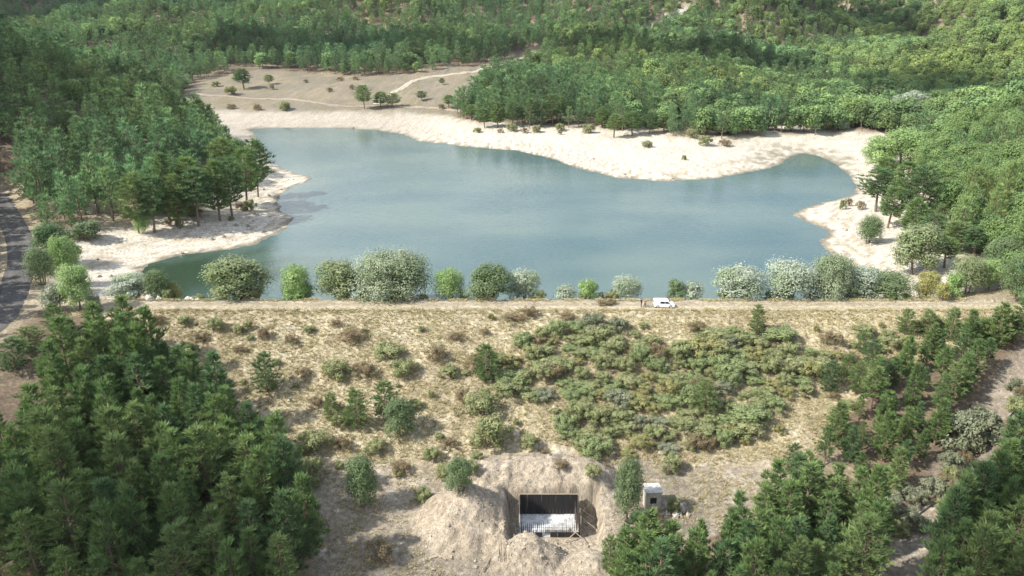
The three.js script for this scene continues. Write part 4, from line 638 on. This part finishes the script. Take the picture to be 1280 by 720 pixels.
// ---------------------------------------------------------------- the small hut
{
  const [hx, hz] = HUT[0], t = thing('concrete_hut', 'small pale concrete hut with a flat roof and one dark window', 'hut');
  t.position.set(hx, ground(hx, hz) - 0.15, hz - 0.6); t.rotation.y = 0.06;
  const W = 2.1, D = 2.0, H = 3.1, shape = new THREE.Shape([[-W / 2, 0], [W / 2, 0], [W / 2, H], [-W / 2, H]].map((p) => new THREE.Vector2(...p)));
  shape.holes.push(new THREE.Path([[-0.5, 1.35], [-0.5, 2.35], [0.42, 2.35], [0.42, 1.35]].map((p) => new THREE.Vector2(...p))));
  const front = new THREE.ExtrudeGeometry(shape, { depth: 0.18, bevelEnabled: false }); part(t, 'wall', front, HUT_WALL).position.z = D / 2 - 0.18;
  for (const s of [-1, 1]) part(t, 'wall', box(0.18, H, D - 0.19, 0.01), HUT_WALL).position.set(s * (W / 2 - 0.09), H / 2, -0.095);
  part(t, 'wall', box(W - 0.38, H, 0.18, 0.01), HUT_WALL).position.set(0, H / 2, -D / 2 + 0.09);
  part(t, 'floor', box(W - 0.4, 0.12, D - 0.4), VOID).position.set(0, 0.2, 0);
  const roof = part(t, 'roof', box(W + 0.3, 0.22, D + 0.35, 0.03), CEMENT); roof.position.set(0, H + 0.115, 0);
  const win = part(t, 'window', new THREE.ExtrudeGeometry((() => { const s = new THREE.Shape([[-0.5, 1.35], [0.42, 1.35], [0.42, 2.35], [-0.5, 2.35]].map((p) => new THREE.Vector2(...p))); s.holes.push(new THREE.Path([[-0.44, 1.41], [-0.44, 2.29], [0.36, 2.29], [0.36, 1.41]].map((p) => new THREE.Vector2(...p)))); return s; })(), { depth: 0.06, bevelEnabled: false }), plain(0.10, 0.06, 0.045, 0.7)); win.position.z = D / 2 - 0.12;
  part(win, 'window_bar', box(0.04, 0.88, 0.04), plain(0.10, 0.06, 0.045, 0.7)).position.set(-0.04, 1.85, 0.03);
  part(win, 'sill', box(1.05, 0.07, 0.14), CEMENT).position.set(-0.04, 1.33, 0.19);
}

// ---------------------------------------------------------------- stones, stumps, concrete channel
{
  const r = mulberry(71);
  const stone = (label, group, x, z, s, m, name = 'stone') => { const o = new THREE.Mesh(ROCKS[Math.floor(r() * 5)], STONE[m]); o.name = numbered(name); o.castShadow = o.receiveShadow = true; tag(o, label, 'stone', group); o.position.set(x, ground(x, z) + s * 0.18, z); o.scale.setScalar(s); o.rotation.set(r(), r() * 6, r()); scene.add(o); };
  const [rx, rz] = RUBBLE[0];
  for (let i = 0; i < 34; i++) { const a = r() * 6.28, q = Math.sqrt(r()), s = 0.18 + 0.3 * r(), x = rx + Math.cos(a) * q * 2.3, z = rz + Math.sin(a) * q * 1.5; stone('pale broken stone in the rubble heap beside the hut', 'rubble beside the hut', x, z, s, i % 3); scene.children.at(-1).position.y += 0.55 * (1 - q); }
  for (const [x, z, s] of [[-69.6, -142, 1.0], [-67.9, -142.2, 0.7], [-62.3, -142.1, 0.75], [-61.4, -142, 0.5], [-60.6, -142.3, 0.6]]) stone('pale boulder at the water side of the crest track', 'boulders on the crest', x, z, s, 2, 'boulder');
  for (let i = 0; i < 26; i++) { const x = mix(-14, 14, r()), z = mix(-90, -82, r()); if (inside(CLEARING, x, z)) stone('tan stone lying around the earth heaps', 'stones around the heaps', x, z, 0.12 + 0.2 * r(), i % 2); }
  for (let i = 0, n = 0; i < 900 && n < 60; i++) { const k = Math.floor(r() * (SHORE.length - 8)), [x, z] = SHORE[k], px = x + 26 * (r() - 0.5), pz = z + 26 * (r() - 0.5), sd = shoreDist(px, pz); if (sd > 0.3 && sd < 16 && pz < -155) { n++; stone('grey-brown stone lying on the bare lake shore', 'stones on the lake shore', px, pz, 0.25 + 0.55 * r() * r(), n % 2); } }
  for (const [x, z] of STUMPS) { const t = thing('tree_stump', 'weathered stump on the pale bank below the pines', 'stump', 'stumps on the pale bank'), y = ground(x, z); t.position.set(x, y, z); part(t, 'stem', new THREE.CylinderGeometry(0.28, 0.42, 0.7, 9).translate(0, 0.25, 0), TIMBER_OLD); for (let k = 0; k < 4; k++) part(t, 'root', stick([0, 0.25, 0], [Math.cos(k * 1.7 + x) * 0.9, -0.05, Math.sin(k * 1.7 + x) * 0.9], 0.11), TIMBER_OLD); t.rotation.y = r() * 6; }
  { // loose gravel and clods over the dug ground
    const list = []; for (let i = 0; i < 9000 && list.length < 3200; i++) { const x = mix(-17, 21, r()), z = mix(-106, -78, r()); if (inside(CLEARING, x, z) && !(x > 0.8 && x < 9.8 && z > -97.6 && z < -91.5) && fbm(x * 0.3, z * 0.3, 3) > -0.12 + 0.3 * r()) list.push([x, z]); }
    const G = new THREE.InstancedMesh(ROCKS[1], plain(1, 1, 1, 0.97), list.length), m4 = new THREE.Matrix4(), e = new THREE.Euler();
    list.forEach(([x, z], i) => { const s = 0.05 + 0.16 * r() * r() * r(), v = 0.75 + 0.5 * r(); m4.compose(new THREE.Vector3(x, ground(x, z) + s * 0.2, z), new THREE.Quaternion().setFromEuler(e.set(r() * 3, r() * 6, r() * 3)), new THREE.Vector3(s, s, s)); G.setMatrixAt(i, m4); G.setColorAt(i, lin(0.30 * v, 0.255 * v, 0.195 * v)); });
    G.name = 'gravel'; G.castShadow = G.receiveShadow = true; G.userData = { kind: 'stuff', label: 'loose gravel and clods scattered over the dug ground', category: 'gravel' }; scene.add(G);
  }
  const t = thing('concrete_channel', 'pale concrete channel edge running beside the stony ditch', 'channel'), line = new THREE.CatmullRomCurve3(DITCH.map(([x, z]) => new THREE.Vector3(x, 0, z))), L = line.getLength(), n = Math.floor(L / 2.6);
  t.position.set(DITCH[0][0], ground(...DITCH[0]), DITCH[0][1]);
  for (let i = 0; i < n; i++) { if (i > 4 && i < 13) continue; const p = line.getPointAt((i + 0.5) / n), q = line.getTangentAt((i + 0.5) / n), y = ground(p.x, p.z), y2 = ground(p.x + q.x, p.z + q.z); const o = part(t, 'kerb_segment', box(L / n - 0.03, 0.6, 0.34, 0.03), OLD_CEMENT); o.position.set(p.x - t.position.x, y + 0.12 - t.position.y, p.z - t.position.z); o.rotation.set(0, Math.atan2(-q.z, q.x), Math.atan2(y2 - y, 1)); o.rotation.order = 'YXZ'; }
}

// ---------------------------------------------------------------- the white van on the crest
{
  const t = thing('van', 'small white van parked on the dam crest track', 'van'); t.position.set(28.4, CREST + 0.02, -138.0); t.rotation.y = -0.03; t.scale.set(0.9, 0.8, 0.86);
  const paint = new THREE.MeshPhysicalMaterial({ color: lin(0.82, 0.83, 0.85), roughness: 0.35, clearcoat: 0.6, clearcoatRoughness: 0.1 }), glass = new THREE.MeshPhysicalMaterial({ color: lin(0.02, 0.025, 0.03), roughness: 0.06 }), rubber = plain(0.03, 0.03, 0.03, 0.9), trim = plain(0.035, 0.035, 0.038, 0.7);
  const s = new THREE.Shape(); s.moveTo(-2.1, 0.4); s.lineTo(-2.14, 0.95); s.lineTo(-2.06, 1.58); s.quadraticCurveTo(-2.02, 1.8, -1.8, 1.81); s.lineTo(0.35, 1.82); s.quadraticCurveTo(0.7, 1.8, 0.9, 1.62); s.lineTo(1.36, 1.14); s.quadraticCurveTo(1.9, 1.04, 2.04, 0.86); s.lineTo(2.12, 0.42); s.lineTo(1.76, 0.3);
  s.absarc(1.34, 0.32, 0.40, 0, Math.PI, false); s.lineTo(-0.92, 0.28); s.absarc(-1.33, 0.32, 0.40, 0, Math.PI, false); s.lineTo(-2.1, 0.4);
  part(t, 'body', new THREE.ExtrudeGeometry(s, { depth: 1.58, bevelEnabled: true, bevelSize: 0.06, bevelThickness: 0.06, bevelSegments: 3, curveSegments: 10 }).translate(0, 0, -0.79), paint);
  const pane = (pts) => new THREE.ExtrudeGeometry(new THREE.Shape(pts.map((p) => new THREE.Vector2(...p))), { depth: 0.02, bevelEnabled: false });
  for (const z of [0.842, -0.862]) {
    part(t, 'side_window', pane([[0.12, 1.12], [1.12, 1.12], [0.72, 1.58], [0.12, 1.64]]), glass).position.z = z;
    part(t, 'side_window', pane([[-0.86, 1.14], [0.02, 1.12], [0.02, 1.62], [-0.86, 1.62]]), glass).position.z = z;
    part(t, 'door', pane([[0.06, 0.42], [0.92, 0.42], [1.0, 1.08], [0.06, 1.08]]), paint).position.z = z - Math.sign(z) * 0.006;
  }
  part(t, 'windscreen', new THREE.BoxGeometry(0.02, 0.62, 1.36), glass).position.set(1.17, 1.42, 0); t.children.at(-1).rotation.z = 0.77;
  part(t, 'rear_window', new THREE.BoxGeometry(0.02, 0.5, 1.3), glass).position.set(-2.165, 1.3, 0);
  part(t, 'bumper', box(0.22, 0.28, 1.62, 0.05), trim).position.set(2.12, 0.42, 0);
  part(t, 'bumper', box(0.18, 0.26, 1.62, 0.05), trim).position.set(-2.15, 0.44, 0);
  for (const z of [-0.62, 0.62]) { part(t, 'headlight', box(0.16, 0.2, 0.3, 0.05), plain(0.6, 0.62, 0.65, 0.2)).position.set(2.06, 0.8, z); part(t, 'tail_light', box(0.06, 0.45, 0.14, 0.02), plain(0.35, 0.03, 0.03, 0.3)).position.set(-2.18, 0.95, z * 1.15); part(t, 'mirror', box(0.12, 0.18, 0.2, 0.04), trim).position.set(1.0, 1.15, z * 1.55); }
  for (const x of [-1.33, 1.34]) for (const z of [-0.74, 0.74]) { const w = part(t, 'wheel', new THREE.TorusGeometry(0.235, 0.085, 10, 22), rubber); w.position.set(x, 0.32, z); part(w, 'rim', new THREE.CylinderGeometry(0.19, 0.19, 0.14, 16).rotateX(Math.PI / 2), plain(0.55, 0.56, 0.58, 0.4)); }
}

// ---------------------------------------------------------------- two people beside the van
function meshField(res, half, centre, f) { // surface of a distance field in a cube of side 2 * half
  const mc = new MarchingCubes(res, new THREE.MeshStandardMaterial(), false, false, 60000); mc.isolation = 0;
  for (let k = 0; k < res; k++) for (let j = 0; j < res; j++) for (let i = 0; i < res; i++) mc.field[i + j * res + k * res * res] = -f(centre[0] + ((i - res / 2) / (res / 2)) * half, centre[1] + ((j - res / 2) / (res / 2)) * half, centre[2] + ((k - res / 2) / (res / 2)) * half);
  mc.update(); const n = mc.count, g = new THREE.BufferGeometry();
  g.setAttribute('position', new THREE.BufferAttribute(mc.positionArray.slice(0, n * 3), 3)); g.setAttribute('normal', new THREE.BufferAttribute(mc.normalArray.slice(0, n * 3), 3));
  g.scale(half, half, half); g.translate(...centre); return g;
}
const capsule = (a, b, ra, rb) => (x, y, z) => { const dx = b[0] - a[0], dy = b[1] - a[1], dz = b[2] - a[2], t = clamp(((x - a[0]) * dx + (y - a[1]) * dy + (z - a[2]) * dz) / (dx * dx + dy * dy + dz * dz + 1e-9)); return Math.hypot(x - a[0] - dx * t, y - a[1] - dy * t, z - a[2] - dz * t) - mix(ra, rb, t); };
const blend = (list, k) => (x, y, z) => { let d = 1e9; for (const f of list) { const v = f(x, y, z), h = clamp(0.5 + 0.5 * (d - v) / k); d = d > 1e8 ? v : mix(d, v, h) - k * h * (1 - h); } return d; };
function person(label, x, z, turn, shirt, trousers, pose) {
  const t = thing('person', label, 'person', undefined); t.position.set(x, CREST + 0.01, z); t.rotation.y = turn;
  const hipL = [-0.095, 0.9, 0], hipR = [0.095, 0.9, 0], ankL = [-0.12 - pose.stride * 0.1, 0.09, 0.12 * pose.stride], ankR = [0.12, 0.09, -0.14 * pose.stride], kneeL = [-0.11, 0.5, 0.07 * pose.stride + 0.03], kneeR = [0.11, 0.5, 0.02];
  const shL = [-0.185, 1.42, 0], shR = [0.185, 1.42, 0], elL = [-0.27, 1.14, -0.03], elR = [0.27, 1.14, pose.arm * 0.06 - 0.03], wrL = [-0.27, 0.88, 0.05], wrR = [0.25 - 0.08 * pose.arm, 0.88 + 0.22 * pose.arm, 0.06 + 0.22 * pose.arm];
  const body = blend([capsule([0, 0.93, 0], [0, 1.12, 0], 0.145, 0.13), capsule([0, 1.12, 0], [0, 1.36, 0.01], 0.13, 0.155), capsule(shL, shR, 0.085, 0.085), capsule([0, 1.4, 0], [0, 1.56, 0.01], 0.065, 0.055),
    capsule(hipL, kneeL, 0.09, 0.062), capsule(kneeL, ankL, 0.06, 0.042), capsule(hipR, kneeR, 0.09, 0.062), capsule(kneeR, ankR, 0.06, 0.042), capsule(ankL, [ankL[0] - 0.03, 0.045, ankL[2] + 0.16], 0.05, 0.04), capsule(ankR, [ankR[0] + 0.03, 0.045, ankR[2] + 0.16], 0.05, 0.04),
    capsule(shL, elL, 0.058, 0.045), capsule(elL, wrL, 0.043, 0.03), capsule(shR, elR, 0.058, 0.045), capsule(elR, wrR, 0.043, 0.03)], 0.045);
  const head = blend([capsule([0, 1.66, 0.0], [0, 1.68, 0.01], 0.095, 0.1), capsule([0, 1.58, 0.035], [0, 1.6, 0.03], 0.05, 0.06), capsule([0, 1.655, 0.1], [0, 1.63, 0.118], 0.012, 0.017), capsule([0, 1.52, 0.005], [0, 1.6, 0.01], 0.055, 0.055), capsule([-0.1, 1.66, -0.005], [-0.1, 1.63, 0], 0.018, 0.012), capsule([0.1, 1.66, -0.005], [0.1, 1.63, 0], 0.018, 0.012), capsule([-0.03, 1.595, 0.082], [0.03, 1.595, 0.082], 0.012, 0.012)], 0.02);
  const hand = (w, e, s) => { const d = unit([w[0] - e[0], w[1] - e[1], w[2] - e[2]]), o = [w[0] + d[0] * 0.05, w[1] + d[1] * 0.05, w[2] + d[2] * 0.05], q = [capsule(w, [w[0] + d[0] * 0.08, w[1] + d[1] * 0.08, w[2] + d[2] * 0.08], 0.026, 0.034)];
    for (let k = 0; k < 4; k++) { const f = (k - 1.5) * 0.02, l = [0.066, 0.078, 0.072, 0.056][k], b = [o[0] + d[0] * 0.035, o[1] + d[1] * 0.035, o[2] + d[2] * 0.035 + f], m = [b[0] + d[0] * l * 0.6, b[1] + d[1] * l * 0.6, b[2] + d[2] * l * 0.6]; q.push(capsule(b, m, 0.0095, 0.009), capsule(m, [m[0] + d[0] * l * 0.4 - s * 0.02, m[1] + d[1] * l * 0.4, m[2] + d[2] * l * 0.4], 0.009, 0.008)); }
    q.push(capsule(w, [w[0] + d[0] * 0.06, w[1] + d[1] * 0.06, w[2] + d[2] * 0.06 + 0.05], 0.014, 0.01)); return meshField(44, 0.14, [w[0] + d[0] * 0.07, w[1] + d[1] * 0.07, w[2] + d[2] * 0.07], blend(q, 0.006)); };
  const skin = [0.42, 0.27, 0.19], paintBy = (g, f) => { const p = g.attributes.position, c = new Float32Array(p.count * 3); for (let i = 0; i < p.count; i++) c.set(f(p.getX(i), p.getY(i), p.getZ(i)), i * 3); g.setAttribute('color', new THREE.BufferAttribute(c, 3)); return g; };
  const bodyG = paintBy(meshField(96, 0.95, [0, 0.86, 0], body), (X, Y, Z) => (Y < 0.1 ? [0.04, 0.035, 0.03] : Y > 1.49 ? skin : Math.abs(X) > 0.2 && Y < 1.16 ? skin : Y > 0.96 || Math.abs(X) > 0.2 ? shirt : trousers));
  const headG = paintBy(meshField(60, 0.17, [0, 1.65, 0.01], head), (X, Y, Z) => (Math.hypot(Math.abs(X) - 0.035, Y - 1.665) < 0.012 && Z > 0.07 ? [0.03, 0.02, 0.02] : Math.abs(Y - 1.592) < 0.006 && Z > 0.075 && Math.abs(X) < 0.03 ? [0.3, 0.12, 0.1] : skin));
  part(t, 'body', mergeGeometries([bodyG, headG, ...[[wrL, elL, -1], [wrR, elR, 1]].map((a) => paintBy(hand(...a), () => skin))]), new THREE.MeshStandardMaterial({ vertexColors: true, roughness: 0.85 }));
  part(t, 'hair', meshField(50, 0.17, [0, 1.68, 0], (X, Y, Z) => Math.max(Math.hypot(X, Y - 1.675, Z * 0.95) - 0.112, 1.655 - Y + (Z > 0 ? Z * 0.55 : Z * 0.6))), plain(0.03, 0.024, 0.02, 0.8));
}
person('standing person in a dark jacket and dark trousers behind the white van', 24.15, -138.0, 0.9, [0.05, 0.04, 0.045], [0.06, 0.05, 0.05], { stride: 0.4, arm: 0 });
person('standing person in a reddish-brown top and dark trousers, nearer the white van', 24.85, -137.7, -0.9, [0.20, 0.13, 0.12], [0.07, 0.05, 0.05], { stride: 0.9, arm: 0.8 });

// ---------------------------------------------------------------- loose fair-weather clouds high above, whose thin shade lies on parts of the land
{
  const puff = new THREE.IcosahedronGeometry(1, 1), white = new THREE.MeshStandardMaterial({ color: lin(0.9, 0.9, 0.9), roughness: 1 }), r = mulberry(314), m4 = new THREE.Matrix4(), Q = new THREE.Quaternion();
  for (const [x, y, z, rx, rz, cover] of [[-66, -4, -74, 52, 22, 0.6], [86, -4, -72, 48, 20, 0.6], [-190, 25, -285, 60, 60, 1.3], [-105, 25, -590, 125, 40, 2.8], [-430, 40, -900, 240, 130, 2.2], [100, 30, -535, 78, 28, 2.6], [225, 12, -425, 34, 60, 2.0], [300, 40, -760, 90, 50, 1.6]]) {
    const t = 560 + 40 * r(), cx = x + SUN.x * t, cy = y + SUN.y * t, cz = z + SUN.z * t, n = Math.round(cover * rx * rz / (2.4 * 2.4)), C = new THREE.InstancedMesh(puff, white, n);
    for (let i = 0; i < n; i++) {
      let a, q, px, pz; do { a = r() * 6.2832; q = Math.sqrt(r()) * (0.6 + 0.6 * r()); px = Math.cos(a) * q; pz = Math.sin(a) * q; } while (fbm(px * 1.6 + x, pz * 1.6 + z, 3) + 0.55 - 0.75 * q * q < r() * 0.8 - 0.15);
      const s = 1.5 + 1.9 * r(); m4.compose(new THREE.Vector3(cx + px * rx * 1.25, cy + 18 * (r() - 0.5), cz + pz * rz * 1.25), Q, new THREE.Vector3(s * 1.2, s * 0.8, s * 1.2)); C.setMatrixAt(i, m4);
    }
    C.name = numbered('cloud'); C.castShadow = true; C.userData = { kind: 'stuff', label: 'loose white fair-weather cloud high above the valley', category: 'cloud', group: 'fair-weather clouds' }; scene.add(C);
  }
}

renderer.render(scene, camera);
